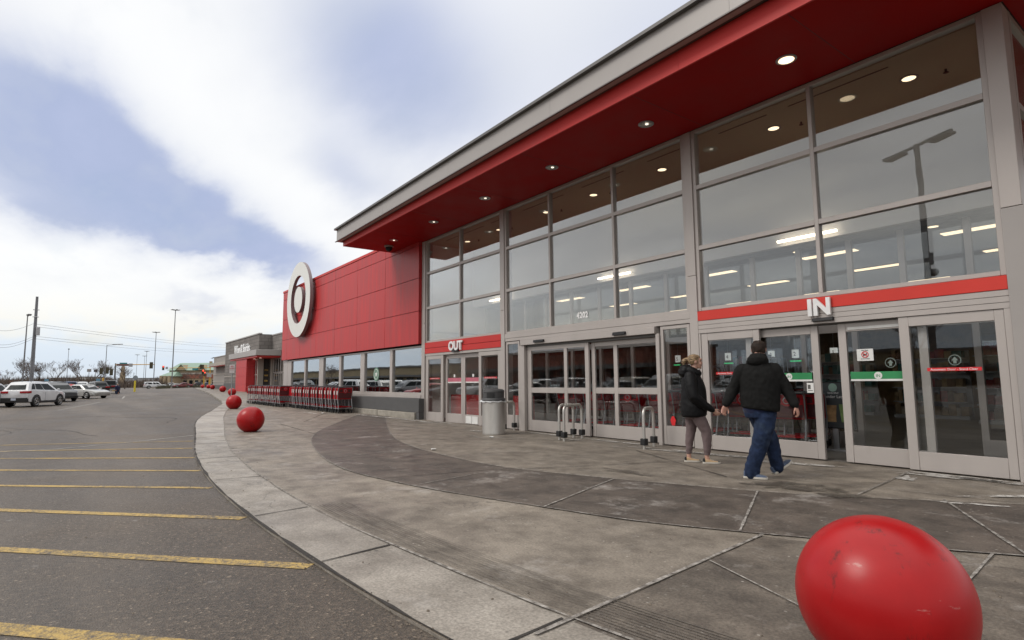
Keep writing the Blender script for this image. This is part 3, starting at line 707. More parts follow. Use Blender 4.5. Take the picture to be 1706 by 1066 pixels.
part('air_slot', w, M['alu_dark'])
for x in (-3.24,-5.53,-8.22,-10.45,-12.35,-14.7,-16.6):
    w = MB(); w.lathe([(.13,.0),(.13,-.01),(.10,-.012),(.095,.0)], (x,10.53,6.14), 24, caps=False); o = part('downlight', w, M['galv'])
    w = MB(); w.lathe([(.097,0),(.0,.001)], (x,10.53,6.133), 24, caps=False); w.build('lens', M['lamp'], o, world=True)
    w = MB(); w.cyl((x+.45,10.7,6.10),(x+.45,10.7,6.14),.018,n=8); w.cyl((x+.45,10.7,6.085),(x+.45,10.7,6.09),.04,n=10); part('sprinkler', w, M['black'])
for x in (-5.45,-10.6,-15.9):
    w = MB(); w.box(x-.58,x+.58,11.34,11.40,4.075,4.12); part('tube_light', w, M['tube'])
# inner glazed partition
w = MB(); pn = []
xs_ = [-17.7,-16.4,-15.3,-14.2,-13.0,-11.8,-10.6,-9.4,-8.2,-7.0,-5.95,-4.95,-4.05,-3.05,-1.95]
for x in xs_: w.box(x-.05, x+.05, 12.0, 12.08, .012, 4.02)
for a, b in zip(xs_, xs_[1:]):
    w.box(a+.05, b-.05, 12.003, 12.077, 2.2, 2.36)
    if not (-4.96 < a < -4.0): w.box(a+.05, b-.05, 12.003, 12.077, .012, .27)
    pn += [(a, b, 2.36, 4.02)]+([(a, b, .27, 2.2)] if not (-4.96 < a < -4.0) else [])
o = part('inner_partition', w, M['alu'])
for a, b, c, d in pn: pane(o, a+.04, b-.04, c-.01, d+.01, 12.04, M['glass_in'])
for j, (x, y) in enumerate([(x, y) for y in (14.2,17.0,20.5,25.0) for x in (-3.4,-6.3,-9.4,-12.4,-15.4)]):
    w = MB(); w.box(x-.62,x+.62,y-.13,y+.13,4.235,4.249); part('ceiling_light', w, M['troffer'])
for x, y in ((-3.0,12.9),(-3.9,13.3),(-5.2,12.9),(-6.6,13.3),(-8.0,12.9),(-9.6,13.3),(-11.4,12.9)):
    w = MB(); w.lathe([(.09,-.004),(.0,-.004)], (x,y,4.248), 16, caps=False); part('downlight', w, M['lamp'])
w = MB(); w.box(-34.4,-2.2,30,30.2,.012,4.24); part('inner_wall', w, mat('warm_merchandise_wall', (.25,.16,.09), .8, 0, .6, 1.1))
w = MB(); w.box(-17.4,-13.3,10.35,10.75,.012,.86); part('low_wall', w, mat('red_low_wall', (.50,.03,.03), .5))
w = MB(); w.box(-34.3,-18.2,10.4,10.46,.012,1.12); part('low_wall', w, mat('red_counter_screen', (.16,.02,.02), .5)) 
# ------------------------------------------------ signs fixed to the store (things of their own)
def sign_letters(txt, size, x, z, y, label, off=.012, sx=1.0):
    w = MB(); text_mb(w, txt, size, (x, y, z), (1,0,0), (0,0,1), .045, off, sx=sx)
    o = w.build('sign_lettering', M['letter'], world=True); tag(o, label, 'sign', 'white door signs'); return o
sign_letters('IN', .365, -4.355, 2.308, 9.37, 'white raised letters IN on the bright red band', .014)
sign_letters('OUT', .385, -15.48, 2.295, 9.37, 'white raised letters OUT on the split pale red band', .014)
ws = thing('wall_sign', 'big round white ring sign with a white centre disc on the red wall', 'sign', (-30.68, 9.0, 3.65))
def annulus(mb, x, z, ro, ri, ya, yb, n=72):
    rings = []
    for r, y in ((ro,ya),(ro,yb),(ri,yb),(ri,ya),(ro,ya)): rings.append([(x+r*math.cos(2*math.pi*k/n), y, z+r*math.sin(2*math.pi*k/n)) for k in range(n)])
    for a in range(4): mb.mi = 0 if a == 3 else 1; mb.loft(rings[a:a+2], caps=False)
w = MB(); annulus(w, -30.76, 5.67, 1.98, 1.27, 8.98, 9.14); M['sign_edge_shade'] = mat('sign_return_shade', (.20,.155,.16), .5)  # side faces coloured darker to carry their shading
w.build('ring', [M['white_sign'], M['sign_edge_shade']], ws, world=True, smooth=30)
w = MB(); w.mi = 1; w.lathe([(.68,0),(.68,.155)], (-30.74,9.14,5.66), 56, 'y'); w.mi = 0; w.lathe([(.68,.156),(.68,.162)], (-30.74,9.14,5.66), 56, 'y'); w.build('disc', [M['white_sign'], M['sign_edge_shade']], ws, world=True, smooth=30)
w = MB()
for a in range(8):
    t = math.pi/8+a*math.pi/4; x, z = -30.68+1.66*math.cos(t), 5.68+1.66*math.sin(t)
    if z < 6.4: w.cyl((x,9.14,z),(x,9.29,z),.03,n=8)
w.cyl((-30.74,9.14,5.66),(-30.74,9.29,5.66),.05,n=8); w.build('bracket', M['galv'], ws, world=True)
cam_ = thing('security_camera', 'black dome security camera under the left end of the red canopy', 'camera', (-19.0,8.7,6.2))
w = MB(); w.lathe([(.17,0),(.17,-.035),(.12,-.055)], (0,0,0), 24); w.build('mount', M['fascia'], cam_, smooth=40)
w = MB(); w.lathe([(.125,-.05),(.12,-.12),(.085,-.18),(.03,-.205),(0,-.21)], (0,0,0), 24); w.build('dome', M['black_plastic'], cam_, smooth=True)
# ------------------------------------------------------------------ second shop further along
def block_mat():
    m, nt, b = nodes_of('split_face_block'); g = nt.nodes.new('ShaderNodeNewGeometry'); sp = nt.nodes.new('ShaderNodeSeparateXYZ'); L(nt, g.outputs['Position'], sp.inputs[0])
    cb = nt.nodes.new('ShaderNodeCombineXYZ'); L(nt, math_n(nt, 'ADD', sp.outputs[0], sp.outputs[1]), cb.inputs[0]); L(nt, sp.outputs[2], cb.inputs[1])
    br = nt.nodes.new('ShaderNodeTexBrick'); br.inputs['Scale'].default_value = 1.0; br.inputs['Brick Width'].default_value = .8; br.inputs['Row Height'].default_value = .4; br.inputs['Mortar Size'].default_value = .022
    br.inputs['Color1'].default_value = (.15,.135,.125,1); br.inputs['Color2'].default_value = (.19,.172,.16,1); br.inputs['Mortar'].default_value = (.085,.078,.072,1); L(nt, cb.outputs[0], br.inputs['Vector'])
    n = noise_n(nt, .6, 6, .6, worldpos(nt)); c = mixc(nt, 1.0, br.outputs[0], ramp(nt, n, [(.3, (.85,.85,.85)), (.7, (1.15,1.15,1.15))]), 'MULTIPLY')
    L(nt, c, b.inputs['Base Color']); b.inputs['Roughness'].default_value = .9; return m
M['block'] = block_mat(); M['beige'] = mat('beige_render', (.36,.325,.29), .8, 0, .06, 1)
W2 = thing('shop_building', 'grey block shop with a pale canopy and red pier beyond the carts', 'shop', (-76, 16, .38))
def p2_(name, mb, m, par=None, **k): return mb.build(name, m, par or W2, world=True, **k)
w = MB(); w.box(-87.6,-69,16.0,44,.2,6.85); w.box(-68.99,-34.7,17.4,44,.2,6.7); p2_('wall', w, M['block'])
w = MB(); w.box(-87.7,-68.9,15.93,16.3,6.85,6.98); w.box(-68.89,-34.72,17.33,17.7,6.70,6.82); p2_('parapet_cap', w, M['fascia'])
w = MB(); w.box(-87.66,-76.0,15.94,16.0,.2,1.35); p2_('base_wall', w, M['grey_wall']); 
w = MB(); w.box(-87.63,-76.0,15.96,16.0,2.2,2.32); p2_('trim', w, M['beige'])
w = MB(); w.box(-78.9,-65.0,14.8,17.39,4.28,4.9); p2_('canopy', w, M['fascia'], bevel=.02)
w = MB(); w.box(-78.7,-65.2,14.95,17.38,4.08,4.279); cn = p2_('soffit', w, M['red_fascia'])
for x in (-77.5,-75,-72.5,-70,-67.3):
    w = MB(); w.lathe([(.14,-.01),(0,-.012)], (x,15.8,4.08), 14, caps=False); w.build('downlight', emit('soffit_bulb', (1,.9,.75), 1.4) if x == -77.5 else bpy.data.materials['soffit_bulb'], cn, world=True)
w = MB()
for a, b in ((.3,1.2),(1.21,2.15),(2.16,3.1),(3.11,4.07)): w.box(-75.7,-70.3,15.05,15.99,a,b)
p2_('pier', w, M['red_panel'], bevel=.01)
w = MB(); w.box(-75.75,-70.25,15.0,15.99,.1,.295); p2_('plinth', w, M['grey_wall'])
def glazed(par, x0, x1, y, z0, z1, nx, nz, axis='y', m='glass_lot'):
    w = MB(); dx = (x1-x0)/nx; dz = (z1-z0)/nz
    def bx(a, b, c, d, q): 
        if axis == 'y': w.box(a, b, y-.05*q, y, c, d)
        else: w.box(y, y+.05*q, a, b, c, d)
    for i in range(nx+1): bx(x0+i*dx-.05, x0+i*dx+.05, z0, z1, 1)
    for i in range(nx):
        for j in range(nz+1): bx(x0+i*dx+.05, x0+(i+1)*dx-.05, z0+j*dz-.04, z0+j*dz+.04, .9)
    f = p2_('window', w, M['alu'])
    for i in range(nx):
        w = MB(); a, b = x0+i*dx+.05, x0+(i+1)*dx-.05
        if axis == 'y': w.box(a, b, y-.02, y-.012, z0+.04, z1-.04)
        else: w.box(y+.012, y+.02, a, b, z0+.04, z1-.04)
        w.build('pane', M[m], f, world=True)
w = MB(); w.box(-70.2,-69.0,15.9,15.99,.2,4.07); p2_('pier', w, M['int_dark']) if False else None
glazed(None, -74.4, -69.1, 15.985, .55, 4.0, 7, 2)
w = MB(); w.box(-69.0,-68.7,15.9,16.5,.2,4.07); p2_('column', w, M['beige'])
w = MB(); w.box(-68.98,-68.9,16.6,17.1,.4,4.0); sh = p2_('shop_window', w, M['int_dark'])
w = MB()
for z in (.9,1.5,2.1,2.7): w.box(-68.89,-68.87,16.65,17.05,z,z+.18)
w.build('shelf', mat('warm_shelf_goods', (.35,.22,.06), .6, 0, .6, 4), sh, world=True)
w = MB(); w.box(-68.6,-68.0,17.2,17.39,.2,4.07); p2_('column', w, M['beige'])
glazed(None, -67.9, -64.0, 17.385, 2.5, 4.0, 4, 1); glazed(None, -67.4, -64.2, 17.38, .35, 2.4, 4, 1)
w = MB(); text_mb(w, 'Wine & Spirits', 1.62, (-81.2,15.9,4.98), (1,0,0), (0,0,1), .12, .035, align='LEFT', sx=.87)
tag(w.build('sign_lettering', M['letter'], world=True), 'white lettering Wine & Spirits standing on the grey block wall', 'sign')
# last unit of the row
W3 = thing('far_shop', 'low taupe end unit with cream stripes behind the grey block shop', 'shop', (-104, 18, .5))
w = MB(); w.box(-108,-87.75,18,44,.2,5.65); w.build('wall', mat('taupe_wall', (.27,.25,.235), .85, 0, .06, .5), W3, world=True)
w = MB(); w.box(-108.05,-87.75,17.9,18,4.5,4.75); w.box(-108.05,-87.75,17.95,18,1.6,1.75); w.box(-108.05,-87.75,17.95,18,2.75,2.9); w.build('trim', M['beige'], W3, world=True)
w = MB(); w.box(-106,-88,16.9,17.89,4.1,4.5); w.build('canopy', M['beige'], W3, world=True)
w = MB(); w.box(-106,-88,16.95,17.85,4.02,4.099); w.build('soffit', M['red_fascia'], W3, world=True)
w = MB(); w.box(-108.1,-87.75,17.92,18.2,5.65,5.75); w.build('parapet_cap', M['fascia'], W3, world=True)
w = MB(); w.box(-108.06,-87.75,17.93,18,.2,1.1); w.build('base_wall', M['grey_wall'], W3, world=True)
# ------------------------------------------------------------------ red ball bollards
def ball_mat():
    m, nt, b = nodes_of('glossy_scuffed_red'); p = coords(nt, 'Object')
    n = noise_n(nt, 2.2, 6, .65, p); sc1 = noise_n(nt, 1, 8, .75, coords(nt, 'Object', (9,9,3)))
    c = ramp(nt, n, [(.3, (.29,.003,.005)), (.7, (.39,.006,.007))])
    c = mixc(nt, ramp(nt, sc1, [(.575, (0,0,0)), (.68, (.8,)*3)]), c, (.05,.008,.008))
    s2 = noise_n(nt, 1, 6, .7, coords(nt, 'Object', (5,5,18)))
    c = mixc(nt, ramp(nt, s2, [(.66, (0,0,0)), (.72, (.45,)*3)]), c, (.45,.28,.25))
    L(nt, c, b.inputs['Base Color']); L(nt, ramp(nt, n, [(.3, (.29,)*3), (.75, (.44,)*3)]), b.inputs['Roughness'])
    b.inputs['Specular IOR Level'].default_value = .32; bump(nt, b, noise_n(nt, 6, 5, .6, p), .06, .01); return m
M['ballred'] = ball_mat()
BR = .352
w = MB(); w.ball((0,0,BR-.03), BR, 64, 40); b0 = w.build('bollard', M['ballred'], smooth=True)
BLAB = ['large scuffed glossy red ball bollard close by on the dull concrete', 'red ball bollard on the kerb with the flat dark paving behind it, second nearest',
 'red ball bollard past the second nearest one, in front of the sign post', 'red ball bollard half hidden behind the no parking post', 'red ball bollard beside the grey block wall, just left of the signpost',
 'small far red ball bollard in front of the taupe end unit', 'small far red ball bollard tucked behind another by the taupe end unit', 'most distant and smallest red ball bollard, beside the dark red sedan']
BP = [(-1.18,2.95), (-17.0,3.8), (-30.6,6.05), (-57.6,11.2), (-71.9,13.0), (-98.0,16.3), (-112,18.0), (-124,18.9)]
for i, (x, y) in enumerate(BP):
    o = b0 if i == 0 else b0.copy()
    if i: COL.objects.link(o); o.rotation_euler = (0,0,i*1.3)
    else: o.rotation_euler = (0,0,.6)
    o.location = (x, y, side_z(x, y)); tag(o, BLAB[i], 'bollard', 'red ball bollards along the kerb')
# ------------------------------------------------------------------ steel hoops guarding the doors
def hoop(a, b, label, h=.76):
    a = Vector((a[0],a[1],0)); b = Vector((b[0],b[1],0)); t = thing('guard_rail', label, 'rail', a, 0, 'steel hoop rails by the doors'); d = b-a; ln = d.length; u = d/ln
    r = .13; pts = [Vector((0,0,.0)), Vector((0,0,h-r))]
    for k in range(1, 7): q = k*math.pi/12; pts.append(u*(r-r*math.cos(q))+Vector((0,0,h-r+r*math.sin(q))))
    for k in range(0, 7): q = k*math.pi/12; pts.append(u*(ln-r+r*math.sin(q))+Vector((0,0,h-r+r*math.cos(q))))
    pts.append(u*ln)
    w = MB(); w.tube(pts, .030, 14); w.build('hoop', M['steel'], t, smooth=60)
    for q in (Vector((0,0,0)), u*ln):
        w = MB(); w.box(q.x-.055,q.x+.055,q.y-.055,q.y+.055,.075,.20); w.build('collar', M['black'], t, bevel=.012)
hoop((-12.17,8.82), (-12.42,9.34), 'steel hoop rail between the bin and the left side light')
hoop((-9.75,8.58), (-9.92,9.16), 'steel hoop rail before the middle doors, left one of the crossing pair')
hoop((-9.46,8.46), (-9.66,9.18), 'steel hoop rail before the middle doors, right one of the crossing pair')
hoop((-7.38,8.62), (-7.56,9.12), 'steel hoop rail standing alone beside the woman')
# ------------------------------------------------------------------ litter bin
t = thing('litter_bin', 'round steel litter bin with a grey hooded lid and white liner', 'bin', (-11.88, 8.30, 0))
w = MB(); w.lathe([(.285,.0),(.29,.02),(.285,.05),(.285,.79),(.298,.80),(.298,.815),(.28,.82)], n=40); w.build('body', M['steel'], t, smooth=35)
M['binlid'] = mat('grey_lid', (.06,.06,.062), .6, 0, .2, 6, .1, 60)
w = MB(); w.lathe([(.292,.822),(.292,.86),(.275,.885),(.262,.89),(.262,1.03),(.27,1.04),(.262,1.075),(.22,1.105),(.10,1.12),(0,1.122)], n=40); lid = w.build('lid', M['binlid'], t, smooth=35)
for s in (-1, 1):
    w = MB(); a0 = R(-52) + (0 if s > 0 else math.pi)
    w.loft([[(rr*math.cos(a0+k*.11-.38), rr*math.sin(a0+k*.11-.38), z) for k in range(8)] for rr, z in ((.268,.90),(.268,1.02))], caps=False, closed=False); w.build('opening', M['black'], lid)
w = MB(); pts = []
for k in range(25):
    a = R(120)+k*R(12); pts.append((.30*math.cos(a), .30*math.sin(a), .80-.012*math.sin(k*2.1)))
w.tube(pts, [(.016+.006*math.sin(k*1.7)) for k in range(25)], 6)
w.ball((-.27,-.15,.81), (.07,.06,.035), 10, 7); w.ball((-.31,-.10,.84), (.04,.035,.03), 8, 6); w.ball((-.22,-.22,.795), (.05,.04,.025), 8, 6)
w.build('liner', mat('white_bag', (.62,.63,.64), .35, 0, .1, 12, .4, 20), t, smooth=True)
# ------------------------------------------------------------------ shopping carts
M['cartred'] = mat('red_cart_plastic', (.40,.008,.015), .45, 0, .12, 3, spec=.3)
M['cartflap'] = mat('dark_seat_flap', (.07,.006,.008), .6)
M['cartgrey'] = mat('grey_cart_metal', (.30,.30,.31), .4, .6, .1, 5)
M['cartdark'] = mat('dark_cart_handle', (.05,.05,.055), .5)
def make_cart():
    t = thing('shopping_cart', 'x', 'shopping cart')
    w = MB()
    def side(sy):
        P = lambda x, z, yo=0: (x, sy*(.285+.085*x+yo), z)
        th = .012
        # solid side with window slots near the front
        q = [(-.92,.60),(-.10,.56),(.0,1.0),(-.92,.92)]
        a = [P(x, z) for x, z in q]; b = [P(x, z, -th) for x, z in q]
        w.hexa([a[0],a[1],b[1],b[0],a[3],a[2],b[2],b[3]])
        for k in range(5):
            x = -.85+.17*k; w.beam(P(x,.60,.004), P(x+.01,.93,.004), .012, .02, (0,1,0))
        w.tube([P(-.93,.925), P(.0,1.005)], .019, 6)
    side(1); side(-1)
    w.box(-.92,-.10,-.20,.20,.575,.592)
    for y in [-.175+.07*k for k in range(6)]: w.box(-.935,-.92,y-.012,y+.012,.60,.92)
    w.box(-.94,-.915,-.21,.21,.90,.945); w.box(-.94,-.915,-.21,.21,.58,.62)
    # rear gate: solid top panel, lattice below
    def rear(x, y0, y1, z0, z1): w.hexa([(x-.10*(1-(z0-.56)/.44)-.012,y0,z0),(x-.10*(1-(z0-.56)/.44),y0,z0),(x-.10*(1-(z0-.56)/.44),y1,z0),(x-.10*(1-(z0-.56)/.44)-.012,y1,z0),
                                          (x-.10*(1-(z1-.56)/.44)-.012,y0,z1),(x-.10*(1-(z1-.56)/.44),y0,z1),(x-.10*(1-(z1-.56)/.44),y1,z1),(x-.10*(1-(z1-.56)/.44)-.012,y1,z1)])
    rear(0,-.27,.27,.955,1.0); rear(0,-.265,.265,.80,.845); rear(0,-.26,.26,.56,.60); rear(0,-.265,-.225,.60,.955); rear(0,.225,.265,.60,.955)
    for k in range(7): rear(0,-.195+.065*k-.010,-.195+.065*k+.010,.60,.80)
    for z in (.66,.725): rear(.001,-.225,.225,z,z+.014)
    w.lathe([(.10,-.004),(.10,.014),(0,.018)], (-.03,0,.895), 18, 'x')
    w.build('basket', M['cartred'], t, bevel=0)
    w = MB(); w.box(-.05,-.04,-.26,.26,.60,.955); w.build('seat_flap', M['cartflap'], t)
    w = MB(); w.lathe([(.062,-.002),(.045,.002)], (-.008,0,.895), 16, 'x', caps=False); w.build('emblem', M['cartgrey'], t)
    w = MB()
    for s in (-1, 1):
        w.tube([(.06,s*.27,1.03),(.01,s*.298,1.0),(-.09,s*.288,.57),(-.02,s*.285,.30),(.02,s*.285,.17)], .0155, 6)
        w.tube([(-.10,s*.27,.56),(-.60,s*.235,.53),(-.78,s*.21,.19)], .011, 6)
        w.tube([(.02,s*.28,.19),(-.80,s*.205,.19)], .012, 6)
    w.tube([(-.80,-.205,.19),(-.80,.205,.19)], .012, 6); w.tube([(.02,-.28,.19),(.02,.28,.19)], .010, 6)
    w.build('frame', M['cartgrey'], t)
    w = MB(); w.hexa([(-.78,-.19,.215),(-.02,-.25,.245),(-.02,.25,.245),(-.78,.19,.215),(-.78,-.19,.235),(-.02,-.25,.27),(-.02,.25,.27),(-.78,.19,.235)]); w.build('tray', M['cartred'], t)
    w = MB(); w.tube([(.06,-.29,1.035),(.06,.29,1.035)], .022, 8); w.build('handle', M['cartdark'], t)
    for x, y in ((.0,-.275),(.0,.275),(-.76,-.2),(-.76,.2)):
        w = MB(); w.lathe([(.03,-.018),(.062,-.016),(.066,0),(.062,.016),(.03,.018)], (x-.02,y,.068), 12, 'y'); w.box(x-.04,x-.005,y-.026,y-.02,.065,.17); w.box(x-.04,x-.005,y+.02,y+.026,.065,.17); w.build('wheel', M['black'], t)
    w = MB(); w.box(-.19,-.12,-.295,-.276,.74,.90); w.build('sticker', M['paper'], t)
    return t
cart = make_cart(); first = [True]
def put_cart(x, y, rz, label, group, z=None):
    o = cart if first[0] else copy_tree(cart); first[0] = False
    o.location = (x, y, side_z(x, y) if z is None else z); o.rotation_euler = (0,0,rz); tag(o, label, 'shopping cart', group); return o
for k in range(18): put_cart(-22.75-.365*k, 8.62+.02*math.sin(k*2.3), R(rnd.uniform(-1.2,1.2)), 'red shopping cart nested among like carts in the nearer row under the windows' if k else 'red shopping cart at the exposed handle end of the nearer row', 'carts in the nearer row' if k else None)
for k in range(19): put_cart(-30.0-.36*k, 8.30+.02*math.sin(k*1.7), R(rnd.uniform(-1.2,1.2)), 'red shopping cart nested among like carts in the farther row' if k else 'red shopping cart at the exposed handle end of the farther row', 'carts in the farther row' if k else None)
for x in (-11.3,-10.25,-9.2,-8.2,-7.2,-6.25,-5.35):
    for k in range(3): put_cart(x+rnd.uniform(-.05,.05), 10.15+.34*k, R(-78+rnd.uniform(-4,4)), 'red shopping cart parked indoors behind the glass of the middle doors', 'carts stored inside the entrance', .012)
# ------------------------------------------------------------------ things inside the doors
t = thing('poster_stand', 'dark drinks poster on a stand, seen through the open door gap', 'poster stand', (-4.98,11.05,.012))
w = MB(); w.box(-.36,.36,-.02,.02,.38,1.22); w.build('board', M['black_plastic'], t, bevel=.01)
w = MB(); w.box(-.34,.34,-.024,-.021,.40,1.2); w.build('sheet', mat('dark_poster', (.05,.06,.065), .5), t)
w = MB(); w.box(-.16,.03,-.028,-.025,.50,.74); w.prism([(-.15,.5),(.02,.5),(.05,.80),(-.18,.80)], -.03, -.026, 'y'); w.build('picture', mat('iced_drink_tan', (.40,.25,.12), .5, 0, .5, 9), t)
w = MB(); w.prism([(.12,.5),(.27,.5),(.30,.82),(.09,.82)], -.03, -.026, 'y'); w.build('picture', mat('iced_drink_green', (.22,.34,.12), .5, 0, .4, 9), t)
w = MB(); text_mb(w, 'Lavender Lattes', .075, (0.0,-.028,.93), (1,0,0), (0,0,1), .002); text_mb(w, 'handcrafted', .04, (0,-.028,1.01), (1,0,0), (0,0,1), .002); w.build('lettering', M['letter'], t)
w = MB(); w.lathe([(.075,0),(.075,.004)], (0,-.024,1.12), 20, 'y'); w.build('emblem', mat('pale_emblem', (.28,.42,.36), .5), t)
w = MB(); w.box(-.05,.05,-.02,.02,.03,.38); w.box(-.3,.3,-.18,.18,0,.03); w.build('base', M['galv'], t)
def checkout(x, y, n, k):
    t = thing('checkout_light', 'lit white lane sign reading %s with a green base, hanging in the store' % ['three','four','five','one','two'][k], 'lane light', (x, y, 2.0))
    w = MB(); w.box(-.12,.12,-.06,.06,.16,.50); w.build('number_panel', emit('lane_panel', (.85,.85,.8), .4) if k == 0 else bpy.data.materials['lane_panel'], t)
    w = MB(); w.box(-.2,.2,-.08,.08,.0,.05); w.build('lamp', emit('lane_green', (.05,.8,.25), .5) if k == 0 else bpy.data.materials['lane_green'], t)
    w = MB(); text_mb(w, n, .24, (0,-.065,.24), (1,0,0), (0,0,1), .004); w.build('lettering', M['black_plastic'], t)
    w = MB(); w.cyl((0,0,.5),(0,0,2.2),.012,n=6); w.build('cord', M['alu'], t)
    c = thing('checkout_counter', 'red and black checkout till under the lane sign reading %s' % ['three','four','five','one','two'][k], 'checkout', (x, y, .012))
    w = MB(); w.box(-.4,.4,-.9,.9,0,.86); w.build('counter', M['cartred'], c, bevel=.03)
    w = MB(); w.box(-.3,.3,-.8,.5,.862,.90); w.build('belt', M['black'], c); w = MB(); w.box(-.15,.15,.2,.5,.902,1.35); w.build('till', M['black_plastic'], c, bevel=.02)
for k, (x, n) in enumerate(((-13.3,'3'),(-15.4,'4'),(-18.2,'5'),(-10.7,'1'),(-12.25,'2'))): checkout(x, 24.0, n, k)
goods = [mat('goods_'+n, c, .6, 0, .5, 5) for n, c in (('red',(.30,.03,.03)),('tan',(.30,.22,.13)),('teal',(.05,.16,.17)),('cream',(.40,.36,.30)),('brown',(.13,.07,.04)))]
GL = ['with mostly red boxes','with mostly tan boxes','with mostly teal boxes','with mostly cream boxes','with mostly brown boxes','with a mix of all colours']
for i, (x, y) in enumerate(((-4.2,20),(-6.8,21.5),(-9.6,22),(-12.6,21.5),(-15.6,22),(-3.6,25.5))):
    t = thing('shelf_unit', 'tall shop shelf deep in the store '+GL[i], 'shelf', (x, y, .012))
    w = MB(); w.box(-1.0,1.0,-.05,.45,0,.1); w.box(-1.0,1.0,.38,.45,.1,2.1)
    for z in (.5,.95,1.4,1.85): w.box(-1.0,1.0,-.05,.38,z,z+.03)
    w.build('rack', M['cartgrey'], t)
    for j, z in enumerate((.11,.53,.98,1.43,1.88)):
        w = MB(); x0 = -.97
        while x0 < .85:
            bw = rnd.uniform(.1,.26); w.mi = i if rnd.random() < .5 and i < 5 else rnd.randrange(5); w.box(x0, x0+bw-.01, .0, .3, z, z+rnd.uniform(.2,.36)); x0 += bw
        w.build('goods', goods, t)
# ------------------------------------------------------------------ no parking sign, scraps, bird
x, y = at(386, 49.5); z = side_z(x, y)
t = thing('parking_sign', 'weathered no parking sign on a grey post among the red balls', 'sign', (x, y, z), R(45))
w = MB(); w.box(-.03,.03,-.03,.03,0,2.72); w.build('post', M['galv'], t)
w = MB(); w.box(-.235,.235,-.045,-.032,2.02,2.72); pl_ = w.build('plate', mat('faded_sign_white', (.46,.42,.42), .6), t, bevel=.006)
w = MB(); text_mb(w, 'NO', .17, (0,-.05,2.52), (1,0,0), (0,0,1), .003, .004); text_mb(w, 'PARKING', .105, (0,-.05,2.38), (1,0,0), (0,0,1), .003, .003); text_mb(w, 'FIRE LANE', .075, (0,-.05,2.26), (1,0,0), (0,0,1), .003); w.build('lettering', mat('faded_sign_red', (.40,.05,.07), .6), pl_)
M['scrap'] = M['paper']
for i, (x, y, lb) in enumerate(((-11.2,7.75,'torn white paper scrap on the pavement before the litter bin'),(-23.3,7.9,'white paper scrap under the front wheels of the nearer cart row'),(-9.9,5.5,'tiny white scrap lying on the curved pavement joint'))):
    w = MB(); ps = [(.09*math.cos(k)*rnd.uniform(.5,1.1), .06*math.sin(k)*rnd.uniform(.5,1.1), rnd.uniform(.012,.03)) for k in [j*.785 for j in range(8)]]
    w.add([(x+a, y+b, side_z(x, y)+c+.005) for a, b, c in ps], [list(range(8))]); w.add([(x+a*.9, y+b*.9, side_z(x, y)+c-.006) for a, b, c in ps], [list(range(8))[::-1]]); tag(w.build('paper_scrap', M['scrap'], world=True), lb, 'litter')
vb = CAM+(cf+cr*((354.6-853)/CAM_F)-cu*((596.3-533)/CAM_F))*70
w = MB(); w.ball((0,0,0), (.14,.05,.05), 10, 6); w.ball((.14,0,.03), (.05,.04,.04), 8, 6)
for s in (-1, 1): w.prism([(-.06,s*.02),(.08,s*.02),(.03,s*.22),(-.06,s*.30)], .0, .012); 
w.prism([(-.12,-.02),(-.24,-.05),(-.24,.05),(-.12,.02)], -.01, .005)
o = w.build('bird', M['black'], smooth=35); o.location = vb; o.rotation_euler = (R(20),R(-8),R(60)); tag(o, 'small dark bird flying above the far shop roof', 'bird')
# ------------------------------------------------------------------ people
def cloth(name, mb, m, parent, voxel=.012, smooth_it=6, amp=0.0, freq=(9,9,5), seed=0, ridge=True, loc=None):
    """fuse a set of overlapping closed volumes into one skin, then crease it"""
    o = mb.build('tmp', m)
    rm = o.modifiers.new('r', 'REMESH'); rm.mode = 'VOXEL'; rm.voxel_size = voxel; rm.use_smooth_shade = True
    s = o.modifiers.new('s', 'SMOOTH'); s.factor = .5; s.iterations = smooth_it
    dg = bpy.context.evaluated_depsgraph_get(); me = bpy.data.meshes.new_from_object(o.evaluated_get(dg))
    old = o.data; bpy.data.objects.remove(o); bpy.data.meshes.remove(old)
    if amp:
        nm = [v.normal.copy() for v in me.vertices]
        for v, q in zip(me.vertices, nm):
            c = v.co; a = noise.noise(Vector((c.x*freq[0]+seed, c.y*freq[1], c.z*freq[2]+c.x*freq[0]*.6)))
            if ridge: a = (1-abs(a)*2.2)*.5
            a += .35*noise.noise(Vector((c.x*26+seed, c.y*26, c.z*18)))
            v.co = c+q*(a*amp)
    me.materials.clear(); me.materials.append(m)
    me.polygons.foreach_set('use_smooth', [True]*len(me.polygons))
    me.name = name; ob = bpy.data.objects.new(name, me); COL.objects.link(ob); ob.parent = parent
    return ob
def ring_el(c, rx, ry, n=24, rotz=0, tilt=(0,0), pw=2.0):
    out = []
    for k in range(n):
        a = 2*math.pi*k/n; ca, sa = math.cos(a), math.sin(a)
        x = rx*math.copysign(abs(ca)**(2/pw), ca); y = ry*math.copysign(abs(sa)**(2/pw), sa)
        X = x*math.cos(rotz)-y*math.sin(rotz); Y = x*math.sin(rotz)+y*math.cos(rotz)
        out.append((c[0]+X, c[1]+Y, c[2]+X*tilt[0]+Y*tilt[1]))
    return out
